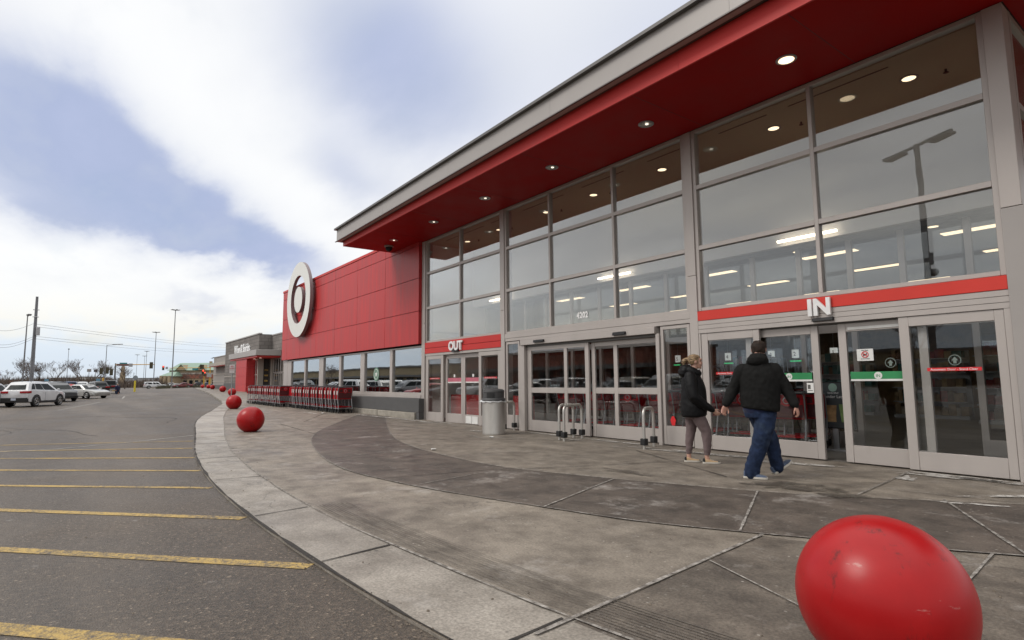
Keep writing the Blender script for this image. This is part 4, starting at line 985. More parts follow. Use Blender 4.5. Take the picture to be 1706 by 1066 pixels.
def limb(mb, pts, rs, n=14):
    pts = [Vector(p) for p in pts]; P = []; Q = []
    for i in range(len(pts)-1):     # rounded chain
        for k in range(4):
            t = k/4; P.append(pts[i].lerp(pts[i+1], t)); 
            ra, rb = rs[i], rs[i+1]; ra = ra if isinstance(ra, tuple) else (ra, ra); rb = rb if isinstance(rb, tuple) else (rb, rb)
            Q.append((ra[0]+(rb[0]-ra[0])*t, ra[1]+(rb[1]-ra[1])*t))
    P.append(pts[-1]); e = rs[-1]; Q.append(e if isinstance(e, tuple) else (e, e))
    mb.tube(P, Q, n)
    for p, r in ((pts[0], rs[0]), (pts[-1], rs[-1])):
        r = max(r) if isinstance(r, tuple) else r
        mb.ball(tuple(p), r*.98, 12, 8)
def hand(mb, wrist, d, palm_n, thumb_side, s=1.0, curl=.7):
    """palm plus five bent fingers. d = pointing direction, palm_n = direction the palm faces, thumb_side = towards the thumb"""
    wv = Vector(wrist); d = Vector(d).normalized(); pn = Vector(palm_n); pn = (pn-d*pn.dot(d)).normalized(); ts = pn.cross(d)*thumb_side; ts.normalize()
    rings = []
    for t, hw, hd in ((-.01,.024,.019),(.02,.030,.018),(.05,.039,.016),(.085,.040,.014),(.098,.036,.012)):
        c = wv+d*(t*s); rings.append([c+ts*(hw*s*math.cos(a))+pn*(hd*s*math.sin(a)) for a in [2*math.pi*k/14 for k in range(14)]])
    mb.loft(rings)
    for i, (off, ln) in enumerate(((.029,.072),(.010,.082),(-.010,.076),(-.028,.058))):
        base = wv+d*(.092*s)+ts*(off*s); p = [base-d*.012]; ang = .12+.1*i; cur = base.copy(); rr = [.0098*s]
        for j, f in enumerate((.45,.32,.23)):
            dirv = d*math.cos(ang)+pn*math.sin(ang)+ts*(off*.8); dirv.normalize(); cur = cur+dirv*(ln*f*s); p.append(cur.copy()); rr.append((.0092-.0012*j)*s); ang += curl*(.75 if j == 0 else .9)
        mb.tube(p, rr, 8); mb.ball(tuple(p[-1]), rr[-1], 8, 6)
    b = wv+d*(.028*s)+ts*(.026*s); p = [b]; cur = b.copy(); rr = [.0125*s]
    for dv, ln in ((ts*.8+d*.75+pn*.25, .036), (ts*.25+d*1.0+pn*.5, .030), (d*.9+pn*.6-ts*.2, .022)):
        cur = cur+dv.normalized()*(ln*s); p.append(cur.copy()); rr.append(rr[-1]*.88)
    mb.tube(p, rr, 8); mb.ball(tuple(p[-1]), rr[-1], 8, 6)
def shoe(parent, heel, toe, m_up, m_sole, zlift=0, pitch=0, w=.047, h=.085, caps=None):
    """a trainer from heel to toe; pitch lifts the toe"""
    a = Vector((heel[0], heel[1], 0)); b = Vector((toe[0], toe[1], 0)); ln = (b-a).length; d = (b-a)/ln; q = Vector((-d.y, d.x, 0)); z0 = heel[2]
    def P(t, s, z): 
        v = a+d*(t*ln*math.cos(pitch)-z*math.sin(pitch))+q*s; return (v.x, v.y, z0+t*ln*math.sin(pitch)+z*math.cos(pitch))
    prof = [(0.0,.50,.78),(.03,.72,.98),(.12,.84,1.0),(.25,.84,.98),(.36,.84,.92),(.48,.90,.74),(.60,.99,.60),(.74,1.02,.53),(.86,.90,.46),(.95,.62,.38),(1.0,.25,.28)]
    rings = []
    for t, ww, hh in prof:
        rings.append([P(t, w*ww*sx, .022+(h*hh-.022)*zz) for sx, zz in ((-1,0),(-1.0,.35),(-.86,.75),(-.45,1.0),(.45,1.0),(.86,.75),(1.0,.35),(1,0))])
    mb = MB(); mb.loft(rings); up = mb.build('shoe', m_up, parent, smooth=60)
    rings = []
    for t, ww, hh in prof: rings.append([P(-.015+t*1.03, (w*ww+.005)*sx, zz) for sx, zz in ((-.94,0),(-1,.012),(-1,.026),(1,.026),(1,.012),(.94,0))])
    mb = MB(); mb.loft(rings); mb.build('sole', m_sole, up, smooth=50)
    if caps:
        for lo, hi in ((0,3),(8,11)):
            rings = []
            for t, ww, hh in prof[lo:hi]: rings.append([P(t+(-.006 if lo == 0 else .006), (w*ww+.003)*sx, .024+(h*hh*.98-.022)*zz) for sx, zz in ((-1,0),(-1.0,.35),(-.86,.78),(-.45,1.02),(.45,1.02),(.86,.78),(1.0,.35),(1,0))])
            mb = MB(); mb.loft(rings); mb.build('cap', caps, up, smooth=60)
    mb = MB()
    for k in range(5):
        t = .40+.05*k; hh = lerp_tab([(p[0], p[2]) for p in prof], t)*h+.002; mb.tube([P(t,-.020,hh-.002),P(t+.01,0,hh+.004),P(t,.020,hh-.002)], .0032, 5)
    mb.build('laces', m_sole, up)
    return up
def skin_mat(name, col):
    m, nt, b = nodes_of(name); n = noise_n(nt, 14, 4, .6, coords(nt, 'Object'))
    L(nt, ramp(nt, n, [(.3, tuple(c*.86 for c in col)), (.7, tuple(min(1, c*1.1) for c in col))]), b.inputs['Base Color']); b.inputs['Roughness'].default_value = .5
    b.inputs['Subsurface Weight'].default_value = .12; b.inputs['Subsurface Radius'].default_value = (.012,.005,.003); b.inputs['Subsurface Scale'].default_value = .5; return m
M['skin'] = skin_mat('skin_ruddy', (.50,.265,.20)); M['skin2'] = skin_mat('skin_fair', (.52,.30,.225))
def fabric(name, col, var=.25, scale=8, bscale=420, bst=.25, rough=.9, sheen=.2, fade=None):
    m, nt, b = nodes_of(name); v = coords(nt, 'Object'); n = noise_n(nt, scale, 6, .65, v)
    c = ramp(nt, n, [(.3, tuple(x*(1-var) for x in col)), (.7, tuple(min(1, x*(1+var)) for x in col))])
    if fade: c = mixc(nt, ramp(nt, noise_n(nt, 5, 4, .6, v), [(.5, (0,0,0)), (.7, (.6,)*3)]), c, fade)
    L(nt, c, b.inputs['Base Color']); b.inputs['Roughness'].default_value = rough; b.inputs['Specular IOR Level'].default_value = .22; b.inputs['Sheen Weight'].default_value = sheen; b.inputs['Sheen Roughness'].default_value = .5
    bump(nt, b, noise_n(nt, bscale, 2, .6, v), bst, .002); return m
M['jacket_m'] = fabric('black_softshell', (.0075,.0075,.0072), .25, 7, rough=.85, sheen=.0)
M['jacket_w'] = fabric('black_padded_nylon', (.0035,.0035,.0042), .2, 7, 300, .15, .55, .0)
M['jeans'] = fabric('dark_denim', (.013,.023,.054), .5, 9, 500, .4, .9, .02, fade=(.045,.068,.11))
M['joggers'] = fabric('mauve_joggers', (.155,.115,.115), .12, 6, 400, .25, .95, .1)
M['navy'] = fabric('navy_shirt', (.012,.017,.05), .2, 8)
M['denim_shoe'] = fabric('blue_grey_canvas', (.075,.098,.15), .2, 14, 300, .4)
M['tan_suede'] = fabric('tan_suede', (.42,.29,.17), .15, 14); M['black_suede'] = fabric('black_suede', (.018,.017,.017), .2, 14)
M['sole'] = mat('offwhite_sole', (.56,.53,.47), .7, 0, .1, 9); M['hair_d'] = fabric('dark_brown_hair', (.022,.014,.010), .5, 30, 180, .9, .6, .0)
M['leather'] = mat('brown_belt', (.16,.085,.04), .6)
def hair_blond():
    m, nt, b = nodes_of('streaked_blond_hair'); v = coords(nt, 'Object', (6,38,38)); n = noise_n(nt, 1.6, 6, .6, v)
    c = ramp(nt, n, [(.36, (.05,.030,.016)), (.5, (.17,.105,.055)), (.66, (.46,.32,.17))]); L(nt, c, b.inputs['Base Color']); b.inputs['Roughness'].default_value = .5
    bump(nt, b, n, .8, .01); return m
M['hair_b'] = hair_blond(); M['lip'] = mat('lip', (.38,.13,.12), .5); M['eye'] = mat('dark_eye', (.02,.015,.012), .3)

# man: seen from behind, stepping to the right
MAN = thing('person', 'man in black hooded jacket and dark jeans seen from behind, walking right', 'person', (-4.307,7.196,.004), math.atan2(.514,.858))
def man():
    w = MB()   # body: head, neck, torso, arms, hands, legs as one skin
    hc = (.128,.03,1.70)
    w.ball(hc, (.083,.098,.108), 20, 14); w.ball((.14,.06,1.645), (.066,.072,.062), 16, 10); limb(w, [(.118,.0,1.66),(.108,.0,1.48)], [.064,.072])
    w.ball((.165,.13,1.675), (.014,.022,.018), 8, 6)
    for s in (-1, 1): w.ball((.128+s*.085,.035,1.685), (.012,.022,.034), 8, 8)
    w.loft([ring_el((.105,.02,z), a, b) for z, a, b in ((.86,.17,.11),(1.0,.18,.125),(1.2,.19,.125),(1.38,.19,.105),(1.47,.10,.07))])
    for p, r in (([(-.10,0,1.41),(-.20,.04,1.19),(-.318,-.02,.955)], [.055,.042,.030]), ([(.31,0,1.41),(.425,.03,1.18),(.525,-.02,.95)], [.055,.042,.030])): limb(w, p, r)
    hand(w, (-.32,-.022,.955), (-.34,-.1,-1.0), (.55,-.75,.1), 1, 1.04, 1.35)
    hand(w, (.527,-.022,.95), (.30,-.02,-1.0), (-.75,.35,0), 1, 1.04, 1.3)
    limb(w, [(.15,-.02,.88),(.12,-.03,.56),(-.03,.0,.09)], [.09,.06,.042]); limb(w, [(.08,.10,.88),(.22,.15,.48),(.28,.20,.13)], [.09,.06,.042])
    cloth('body', w, M['skin'], MAN, .0065, 3)
    w = MB()   # jacket
    w.loft([ring_el((x,y,z), a, b, 28, 0, (-.13*t,0), 2.3) for x, y, z, a, b, t in ((.105,.02,.90,.222,.165,1),(.107,.02,.925,.236,.178,1),(.112,.02,1.05,.243,.185,.6),(.118,.02,1.18,.243,.182,.2),(.115,.015,1.30,.246,.170,0),(.108,.01,1.38,.236,.152,-.05),(.103,.005,1.44,.208,.130,0),(.103,.003,1.485,.155,.110,0),(.105,.0,1.535,.105,.09,0))])
    limb(w, [(-.088,.005,1.415),(-.165,.035,1.26),(-.215,.045,1.165),(-.312,-.02,.975)], [.092,.083,.078,.052]); limb(w, [(.295,.005,1.425),(.375,.025,1.28),(.428,.035,1.18),(.518,-.018,.965)], [.092,.084,.079,.053])
    jk = cloth('jacket', w, M['jacket_m'], MAN, .010, 5, .017, (8,5,2.2), 3.1)
    w = MB(); w.loft([ring_el((.105,.02,.893), .226, .17, 28, 0, (-.13,0), 2.3), ring_el((.105,.02,.93), .241, .184, 28, 0, (-.13,0), 2.3)]); cloth('hem_band', w, M['jacket_m'], jk, .012, 4, .004, (12,12,2), 1)
    for a, b in (((-.300,-.014,1.0),(-.324,-.024,.945)), ((.507,-.012,.99),(.53,-.022,.935))):
        w = MB(); w.tube([a, b], [.051,.047], 14); w.build('cuff', M['jacket_m'], jk, smooth=50, bevel=.01)
    w = MB()   # hood folded on the shoulders
    w.loft([ring_el((x,y,z), a, b, 24, 0, (0,-.18), 2.2) for x, y, z, a, b in ((.105,-.01,1.475,.135,.105),(.105,-.012,1.52,.138,.122),(.106,-.008,1.565,.128,.118),(.110,-.002,1.605,.108,.102),(.113,.004,1.622,.090,.088))])
    w.loft([ring_el((x,-.095,z), a, b, 20) for x, z, a, b in ((.085,1.475,.03,.02),(.088,1.50,.085,.040),(.095,1.535,.118,.052),(.10,1.575,.118,.048),(.104,1.605,.085,.03))])
    cloth('hood', w, M['jacket_m'], MAN, .008, 4, .010, (5,5,14), 5.0)
    w = MB()   # jeans
    w.loft([ring_el((x,y,z), a, b, 24, R(12)) for x, y, z, a, b in ((.10,.03,.985,.165,.125),(.10,.03,.93,.185,.145),(.105,.03,.86,.20,.155),(.11,.03,.79,.19,.15))])
    limb(w, [(.165,-.01,.80),(.150,-.02,.68),(.115,-.03,.56),(.055,-.01,.36),(-.020,.0,.16),(-.036,.0,.065)], [.128,.125,.110,.097,.094,.098], 18)
    limb(w, [(.075,.09,.80),(.14,.12,.64),(.215,.16,.49),(.25,.185,.32),(.272,.205,.18),(.285,.21,.13)], [.118,.112,.098,.086,.078,.080], 18)
    j = cloth('jeans', w, M['jeans'], MAN, .011, 4, .015, (7,7,9), 7.7)
    w = MB(); w.loft([ring_el((.10,.03,.955), .183, .142, 24, R(12)), ring_el((.10,.03,.985), .178, .138, 24, R(12))]); w.build('belt', M['leather'], j, smooth=50)
    w = MB(); w.loft([ring_el((.085,.03,z), a, b, 24, R(12), (.08,0)) for z, a, b in ((.845,.175,.150),(.90,.196,.160),(.97,.195,.158),(1.05,.18,.14))]); cloth('shirt', w, M['navy'], MAN, .012, 4, .006, (8,8,4), 2)
    w = MB()   # hair
    w.loft([ring_el((hc[0],hc[1]+dy,hc[2]+z), a, b, 24) for z, a, b, dy in ((-.055,.080,.060,-.035),(-.02,.090,.090,-.016),(.03,.093,.105,-.004),(.07,.084,.098,.0),(.098,.058,.07,.0),(.113,.02,.025,.0))])
    cloth('hair', w, M['hair_d'], MAN, .007, 2, .007, (30,30,16), 4, ridge=False)
    shoe(MAN, (-.135,-.005,.0), (.150,-.055,.0), M['denim_shoe'], M['sole'], w=.052, h=.10)
    shoe(MAN, (.235,.185,.035), (.50,.335,.035), M['denim_shoe'], M['sole'], pitch=R(32), w=.052, h=.10)
man()
WOM = thing('person', 'blond woman in a black padded coat and mauve joggers, walking behind the man', 'person', (-5.61,7.903,.004), math.atan2(.579,.815)+R(8))
def woman():
    w = MB()
    hc = (-.052,0,1.602)
    w.ball(hc, (.100,.076,.090), 22, 16)
    w.loft([ring_el((x,0,z), a, b, 20) for x, z, a, b in ((-.015,1.60,.062,.066),(-.005,1.56,.062,.062),(.003,1.52,.052,.052),(.006,1.488,.040,.040),(.004,1.470,.024,.026))])   # face and jaw
    w.loft([ring_el((x,0,z), a, b, 10) for x, z, a, b in ((.046,1.595,.008,.009),(.054,1.570,.013,.012),(.059,1.552,.014,.015),(.050,1.541,.010,.013))])   # nose
    w.ball((.046,0,1.617), (.016,.055,.016), 12, 8); w.ball((.047,0,1.519), (.012,.022,.008), 10, 6); w.ball((.045,0,1.508), (.011,.019,.007), 10, 6); w.ball((.035,0,1.480), (.018,.022,.016), 10, 8)
    for s in (-1, 1):
        w.ball((.028,s*.040,1.545), (.026,.022,.026), 10, 8); w.ball((-.052,s*.074,1.575), (.018,.010,.030), 10, 8)
    limb(w, [(-.055,0,1.54),(-.085,0,1.40)], [.050,.058])
    w.loft([ring_el((-.09,0,z), a, b) for z, a, b in ((.70,.12,.15),(.85,.12,.16),(1.05,.10,.14),(1.25,.115,.16),(1.37,.08,.15),(1.43,.05,.06))])
    limb(w, [(-.15,-.17,1.34),(-.115,-.25,1.03),(.155,-.2,.825)], [.045,.036,.025]); limb(w, [(-.12,.17,1.34),(-.16,.24,1.04),(-.02,.24,.82)], [.045,.036,.025])
    hand(w, (.155,-.2,.825), (.75,.0,-.55), (.2,.9,.1), -1, .92, .9); hand(w, (-.02,.24,.82), (.5,0,-.8), (.2,-.9,.1), 1, .92, .7)
    limb(w, [(-.06,-.085,.76),(.055,-.085,.5),(.062,-.085,.10),(.075,-.085,.055)], [.075,.052,.034,.034]); limb(w, [(-.11,.085,.76),(-.135,.085,.49),(-.188,.085,.10),(-.178,.085,.055)], [.075,.052,.034,.034])
    cloth('body', w, M['skin2'], WOM, .006, 2)
    w = MB()
    w.loft([ring_el((x,0,z), a, b, 28, 0, (.03,0), 2.2) for x, z, a, b in ((-.096,.715,.170,.205),(-.096,.74,.196,.232),(-.092,.86,.203,.238),(-.090,.99,.196,.228),(-.086,1.12,.192,.222),(-.098,1.24,.176,.212),(-.112,1.33,.145,.190),(-.10,1.40,.100,.125),(-.085,1.44,.075,.085))])
    limb(w, [(-.150,-.165,1.345),(-.150,-.225,1.20),(-.120,-.262,1.03),(.0,-.240,.925),(.150,-.203,.832)], [.092,.090,.082,.072,.046]); limb(w, [(-.12,.165,1.345),(-.155,.235,1.05),(-.03,.24,.84)], [.09,.08,.05])
    jk = cloth('coat', w, M['jacket_w'], WOM, .010, 5, .0085, (2.5,2.5,9), 9.3)
    w = MB(); w.loft([ring_el((-.096,0,.712), .172, .208, 28, 0, (.03,0), 2.2), ring_el((-.096,0,.75), .20, .236, 28, 0, (.03,0), 2.2)]); cloth('hem_band', w, M['jacket_w'], jk, .012, 3, .004, (9,9,2), 1)
    w = MB(); w.box(.02,.028,-.262,-.258,.845,.90); w.build('zip_pull', M['galv'], jk)
    w = MB()
    pts = []
    for k in range(15):
        a = R(35+k*290/14); pts.append((-.085+.125*math.cos(a), .108*math.sin(a), 1.425-.045*math.cos(a)))
    w.tube(pts, [(.036+.022*math.sin(math.pi*k/14), .045+.030*math.sin(math.pi*k/14)) for k in range(15)], 12)
    w.loft([ring_el((x,0,z), a, b, 20) for x, z, a, b in ((-.225,1.335,.045,.07),(-.235,1.38,.070,.125),(-.225,1.44,.085,.135),(-.200,1.50,.080,.12),(-.175,1.535,.055,.085))])
    w.loft([ring_el((x,0,z), a, b, 20) for x, z, a, b in ((-.075,1.36,.11,.115),(-.065,1.42,.095,.095),(-.055,1.45,.080,.080))])
    cloth('hood', w, M['jacket_w'], WOM, .009, 4, .008, (4,4,9), 6.0)
    w = MB()
    w.loft([ring_el((-.085,0,z), a, b, 24) for z, a, b in ((.86,.13,.165),(.78,.138,.175),(.72,.135,.172),(.68,.11,.15))])
    limb(w, [(-.055,-.088,.74),(.005,-.088,.62),(.062,-.088,.5),(.078,-.088,.33),(.068,-.085,.165)], [.104,.096,.078,.066,.047], 16); limb(w, [(-.115,.088,.74),(-.128,.088,.62),(-.138,.088,.49),(-.168,.088,.33),(-.184,.085,.165)], [.104,.094,.074,.064,.047], 16)
    j = cloth('joggers', w, M['joggers'], WOM, .011, 5, .011, (7,7,9), 2.2)
    for x, y in ((.067,-.085), (-.185,.085)):
        w = MB(); w.tube([(x,y,.175),(x,y,.15),(x+.002,y,.128)], [.047,.045,.042], 16); w.build('cuff', M['joggers'], j, smooth=50)
    w = MB()   # hair swept back to a loose tail
    w.loft([ring_el((hc[0]+dx,0,hc[2]+z), a, b, 24) for z, a, b, dx in ((-.055,.052,.066,-.048),(-.02,.080,.080,-.030),(.02,.098,.084,-.012),(.055,.090,.080,-.008),(.082,.062,.058,-.010),(.095,.02,.02,-.01))])
    limb(w, [(-.13,0,1.61),(-.185,-.005,1.612),(-.225,-.01,1.585),(-.222,-.015,1.54)], [.040,.030,.034,.018])
    limb(w, [(-.19,.01,1.62),(-.235,.01,1.60),(-.245,.0,1.56)], [.018,.018,.008])
    limb(w, [(-.02,-.072,1.615),(-.010,-.074,1.58),(-.02,-.072,1.545)], [.012,.009,.005])
    cloth('hair', w, M['hair_b'], WOM, .0065, 2, .009, (9,34,34), 4, ridge=True)
    for s in (-1, 1):
        w = MB(); w.ball((.036,s*.036,1.592), (.010,.013,.006), 10, 6); w.build('eye', M['eye'], WOM, smooth=True)
        w = MB(); w.tube([(.050,s*.020,1.612),(.047,s*.036,1.617),(.036,s*.052,1.613)], [.0015,.0022,.001], 6); w.build('eyebrow', M['hair_d'], WOM)
    shoe(WOM, (.0,-.085,.0), (.256,-.095,.0), M['tan_suede'], M['sole'], w=.043, h=.075, caps=M['black_suede'])
    shoe(WOM, (-.256,.085,.0), (.0,.075,.0), M['tan_suede'], M['sole'], w=.043, h=.075, caps=M['black_suede'])
woman()
# ------------------------------------------------------------------ vehicles
def car_paint(name, col, metal=.3):
    m, nt, b = nodes_of(name); n = noise_n(nt, 1.5, 5, .6, coords(nt, 'Object'))
    L(nt, ramp(nt, n, [(.3, tuple(c*.88 for c in col)), (.7, tuple(min(1, c*1.06) for c in col))]), b.inputs['Base Color'])
    b.inputs['Metallic'].default_value = metal; b.inputs['Roughness'].default_value = .38; b.inputs['Coat Weight'].default_value = .8; b.inputs['Coat Roughness'].default_value = .08; return m
PAINT = {k: car_paint('paint_'+k, c, mt) for k, c, mt in (('white',(.62,.63,.65),0),('silver',(.42,.42,.41),.5),('grey',(.16,.165,.175),.5),('black',(.012,.012,.014),.2),('darkred',(.16,.012,.016),.3),('red',(.36,.02,.02),.1),('blue',(.04,.06,.14),.3),('tan',(.30,.26,.20),.4),('darkgrey',(.06,.062,.068),.4))}
M['carglass'] = mat('tinted_car_glass', (.010,.013,.014), .16, 0, .05, 2, spec=.12); M['tyre'] = mat('tyre_rubber', (.014,.014,.014), .8); M['rim'] = mat('alloy_rim', (.46,.46,.46), .3, .8)
M['tail'] = mat('red_tail_lamp', (.32,.012,.015), .2); M['headl'] = mat('clear_head_lamp', (.55,.56,.57), .12); M['trim'] = mat('black_car_trim', (.018,.018,.019), .55); M['plate'] = mat('pale_plate', (.45,.50,.58), .5)
# x forward; all measured from the middle of the car on the ground
STY = {
 # length, width, body stations (x, half width factor, z bottom, z belt), greenhouse (x base rear, x roof rear, x roof front, x base front), roof z
 'suv':   dict(L=4.62, W=1.86, st=[(-2.24,.86,.50,1.06),(-2.18,.95,.36,1.14),(-1.9,.99,.30,1.17),(-1.2,1,.27,1.15),(0,1,.27,1.11),(.85,1,.27,1.08),(1.2,.99,.27,1.07),(1.75,.97,.29,1.01),(2.12,.90,.34,.92),(2.28,.78,.46,.78)], gh=(-2.12,-1.72,.36,1.34), roof=1.72, wb=(-1.33,1.35), wr=.372, clad=True),
 'sedan': dict(L=4.95, W=1.82, st=[(-2.47,.82,.46,.84),(-2.40,.92,.34,.93),(-2.0,.97,.28,.97),(-1.2,1,.24,.96),(0,1,.23,.93),(.9,1,.23,.91),(1.5,.98,.24,.87),(2.1,.93,.27,.79),(2.40,.84,.33,.70),(2.47,.76,.42,.62)], gh=(-1.72,-1.05,.15,1.05), roof=1.42, wb=(-1.38,1.40), wr=.315, clad=False),
 'coupe': dict(L=4.6, W=1.78, st=[(-2.30,.82,.46,.78),(-2.22,.92,.34,.93),(-1.7,.98,.26,.97),(-.8,1,.23,.93),(.3,1,.22,.88),(1.0,1,.22,.85),(1.6,.97,.24,.78),(2.1,.90,.28,.68),(2.30,.76,.38,.58)], gh=(-1.75,-.85,.05,.95), roof=1.36, wb=(-1.3,1.32), wr=.31, clad=False),
 'pickup': dict(L=5.8, W=2.0, st=[(-2.9,.96,.55,1.18),(-2.86,.98,.50,1.20),(-1.5,1,.48,1.20),(0,1,.46,1.18),(1.1,1,.46,1.17),(1.35,1,.46,1.16),(2.2,.98,.48,1.12),(2.75,.94,.5,1.04),(2.9,.88,.56,.95)], gh=(-2.88,-2.82,.72,1.42), roof=1.93, wb=(-1.72,1.86), wr=.40, clad=False),
 'truck': dict(L=5.8, W=2.0, st=[(-2.9,.96,.55,1.18),(-2.86,.98,.50,1.20),(-1.5,1,.48,1.20),(0,1,.46,1.18),(1.1,1,.46,1.17),(1.35,1,.46,1.16),(2.2,.98,.48,1.12),(2.75,.94,.5,1.04),(2.9,.88,.56,.95)], gh=(-.95,-.72,.72,1.42), roof=1.90, wb=(-1.72,1.86), wr=.40, clad=False),
 'van':   dict(L=5.0, W=1.95, st=[(-2.5,.90,.46,.98),(-2.45,.96,.34,1.08),(-1.5,1,.28,1.10),(0,1,.27,1.08),(1.1,1,.27,1.04),(1.8,.97,.28,.95),(2.3,.90,.33,.82),(2.5,.78,.44,.70)], gh=(-2.42,-2.2,.45,1.7), roof=1.75, wb=(-1.45,1.5), wr=.335, clad=False),
}
def make_car(style, paint, label, cat='car', name='parked_car', detail=True):
    S = STY[style]; hw = S['W']/2; st = S['st']; t = thing(name, label, cat)
    w = MB(); rings = []
    for x, f, zb, zt in st:
        h = hw*f; half = [(h*.80,zb),(h*.97,zb+.05),(h,zb+(zt-zb)*.38),(h*.995,zb+(zt-zb)*.70),(h*.965,zt-.035),(h*.90,zt),(h*.45,zt+.025)]
        rings.append([(x, y, z) for y, z in half]+[(x, -y, z) for y, z in half[::-1]])
    w.loft(rings); w.build('body', PAINT[paint], t, smooth=38)
    belt = [(s[0], s[3]) for s in st]; ZB = lambda x: lerp_tab(belt, x)-.01
    xr, xrr, xrf, xf = S['gh']; rz = S['roof']; wb = hw*.93; wt = hw*(.80 if style == 'pickup' else .70 if style == 'suv' else .74)
    # greenhouse: painted cabin with glass let into it
    def G_(x0, x1, s, zb0, zb1): pass
    n = 7; rows = []
    def cab(u, v):   # u along the roof 0..1, v up 0..1
        xb = xr+(xf-xr)*u; xt = xrr+(xrf-xrr)*u; x = xb+(xt-xb)*v; z = ZB(xb)+(rz-.06-ZB(xb))*v; y = wb+(wt-wb)*v; tp = min(1, min(u, 1-u)/.10)*.06+.94
        return x, y*tp, z
    w = MB(); rings = []
    for k in range(n+1):
        u = k/n; pts = []
        for v in (0,.5,.95): pts.append(cab(u, v))
        x, y, z = cab(u, 1.0); crown = .05*math.sin(math.pi*min(1, max(0, .12+u*.76)))
        half = pts+[(x, y*.90, z+.03+crown*.3), (x, y*.45, z+.05+crown)]
        rings.append([p for p in half]+[(a, -b, c) for a, b, c in half[::-1]])
    w.loft(rings); w.build('cabin', PAINT[paint], t, smooth=40)
    def panel(p, name='window', m='carglass', off=.012):
        a = Vector(p[1])-Vector(p[0]); b = Vector(p[3])-Vector(p[0]); nn = a.cross(b).normalized(); w = MB(); q = [Vector(v)+nn*off for v in p]; r = [Vector(v)-nn*.01 for v in p]; w.hexa(r+q); return w.build(name, M[m], t)
    cuts = {'suv': [(.09,.21),(.235,.49),(.515,.885)], 'sedan': [(.09,.22),(.235,.53),(.55,.90)], 'coupe': [(.12,.40),(.42,.90)], 'pickup': [(.06,.48),(.55,.71),(.74,.93)], 'truck': [(.06,.44),(.48,.92)], 'van': [(.05,.36),(.38,.62),(.64,.92)]}[style]
    for u0, u1 in cuts:
        for s in (1, -1):
            q = [cab(u0,.10),cab(u1,.10),cab(u1-.03*(u1 > .8),.86),cab(u0+.03*(u0 < .12),.86)]; q = [(a, b*s, c) for a, b, c in q]; panel(q if s < 0 else [q[1],q[0],q[3],q[2]])
    for u, sg in ((0, -1), (1, 1)):
        a = cab(u,.10); b = cab(u,.90); kk = .78 if (style == 'suv' and sg < 0) else .88; q = [(a[0],-a[1]*kk,a[2]),(a[0],a[1]*kk,a[2]),(b[0],b[1]*(kk-.02),b[2]),(b[0],-b[1]*(kk-.02),b[2])]
        q = q if sg > 0 else [q[1],q[0],q[3],q[2]]; panel(q, 'windscreen' if sg > 0 else 'rear_window', off=.014)
    for x in S['wb']:
        for s in (1, -1):
            w = MB(); r = S['wr']; w.lathe([(r*.98,-.11),(r,-.09),(r,.06),(r*.96,.10),(r*.70,.112),(r*.66,.10)], (0,0,0), 26, 'y', caps=False); w.lathe([(r*.66,.09),(.0,.09)], (0,0,0), 26, 'y', caps=False)
            if s > 0: w.v = [(a, -b, c) for a, b, c in w.v]
            wh = w.build('wheel', M['tyre'], t, smooth=40, loc=(x, s*(hw-.085), r))
            w = MB()
            for k in range(5):
                a = 2*math.pi*k/5; ca, sa = math.cos(a), math.sin(a); w.beam((0,s*.106,0), (r*.62*ca,s*.106,r*.62*sa), r*.2, .016, (0,1,0))
            w.tube([(r*.64*math.cos(a),s*.104,r*.64*math.sin(a)) for a in [2*math.pi*k/22 for k in range(22)]], .018, 6, closed=True); w.lathe([(r*.2,-.0),(r*.18,.012),(0,.014)], (0,s*.11,0), 14, 'y')
            w.build('rim', M['rim'], wh, smooth=40)
            w = MB(); a0, a1 = R(-8), R(188); rr = []
            for k in range(13):
                a = a0+(a1-a0)*k/12; rr.append([(x+q*math.cos(a), s*(hw*yy), r+q*math.sin(a)) for q, yy in ((r*1.0,.93),(r*1.30,.985 if not S['clad'] else .985),(r*1.30,1.008),(r*1.02,1.012))])
            w.loft(rr); w.build('wheel_arch', M['trim'] if S['clad'] else M['trim'], t, smooth=50)
    x0, x1 = st[0][0], st[-1][0]
    low = st[3][2]
    w = MB(); b_ = [(x0-.02,.30 if style not in ('pickup','truck') else .5),(x0+.12,.30)]
    zb = st[1][2]-.04; w.loft([[(x0+.14,hw*f,zb),(x0-.01,hw*f*.95,zb),(x0-.03,hw*f*.95,zb+.22+.1*S['clad']),(x0+.14,hw*f,zb+.22+.1*S['clad'])] for f in (-.96,-.5,0,.5,.96)], closed=True); w.build('bumper', M['trim'] if S['clad'] else (M['rim'] if style in ('pickup','truck') else PAINT[paint]), t, bevel=.02)
    zf = st[-2][2]-.04; w = MB(); w.loft([[(x1-.16,hw*f,zf),(x1+.0-.10*abs(f),hw*f*.93,zf),(x1+.02-.12*abs(f),hw*f*.93,zf+.20),(x1-.16,hw*f,zf+.20)] for f in (-.96,-.5,0,.5,.96)], closed=True); w.build('bumper', M['trim'] if S['clad'] else PAINT[paint], t, bevel=.02)
    zt = lerp_tab(belt, x0+.1)
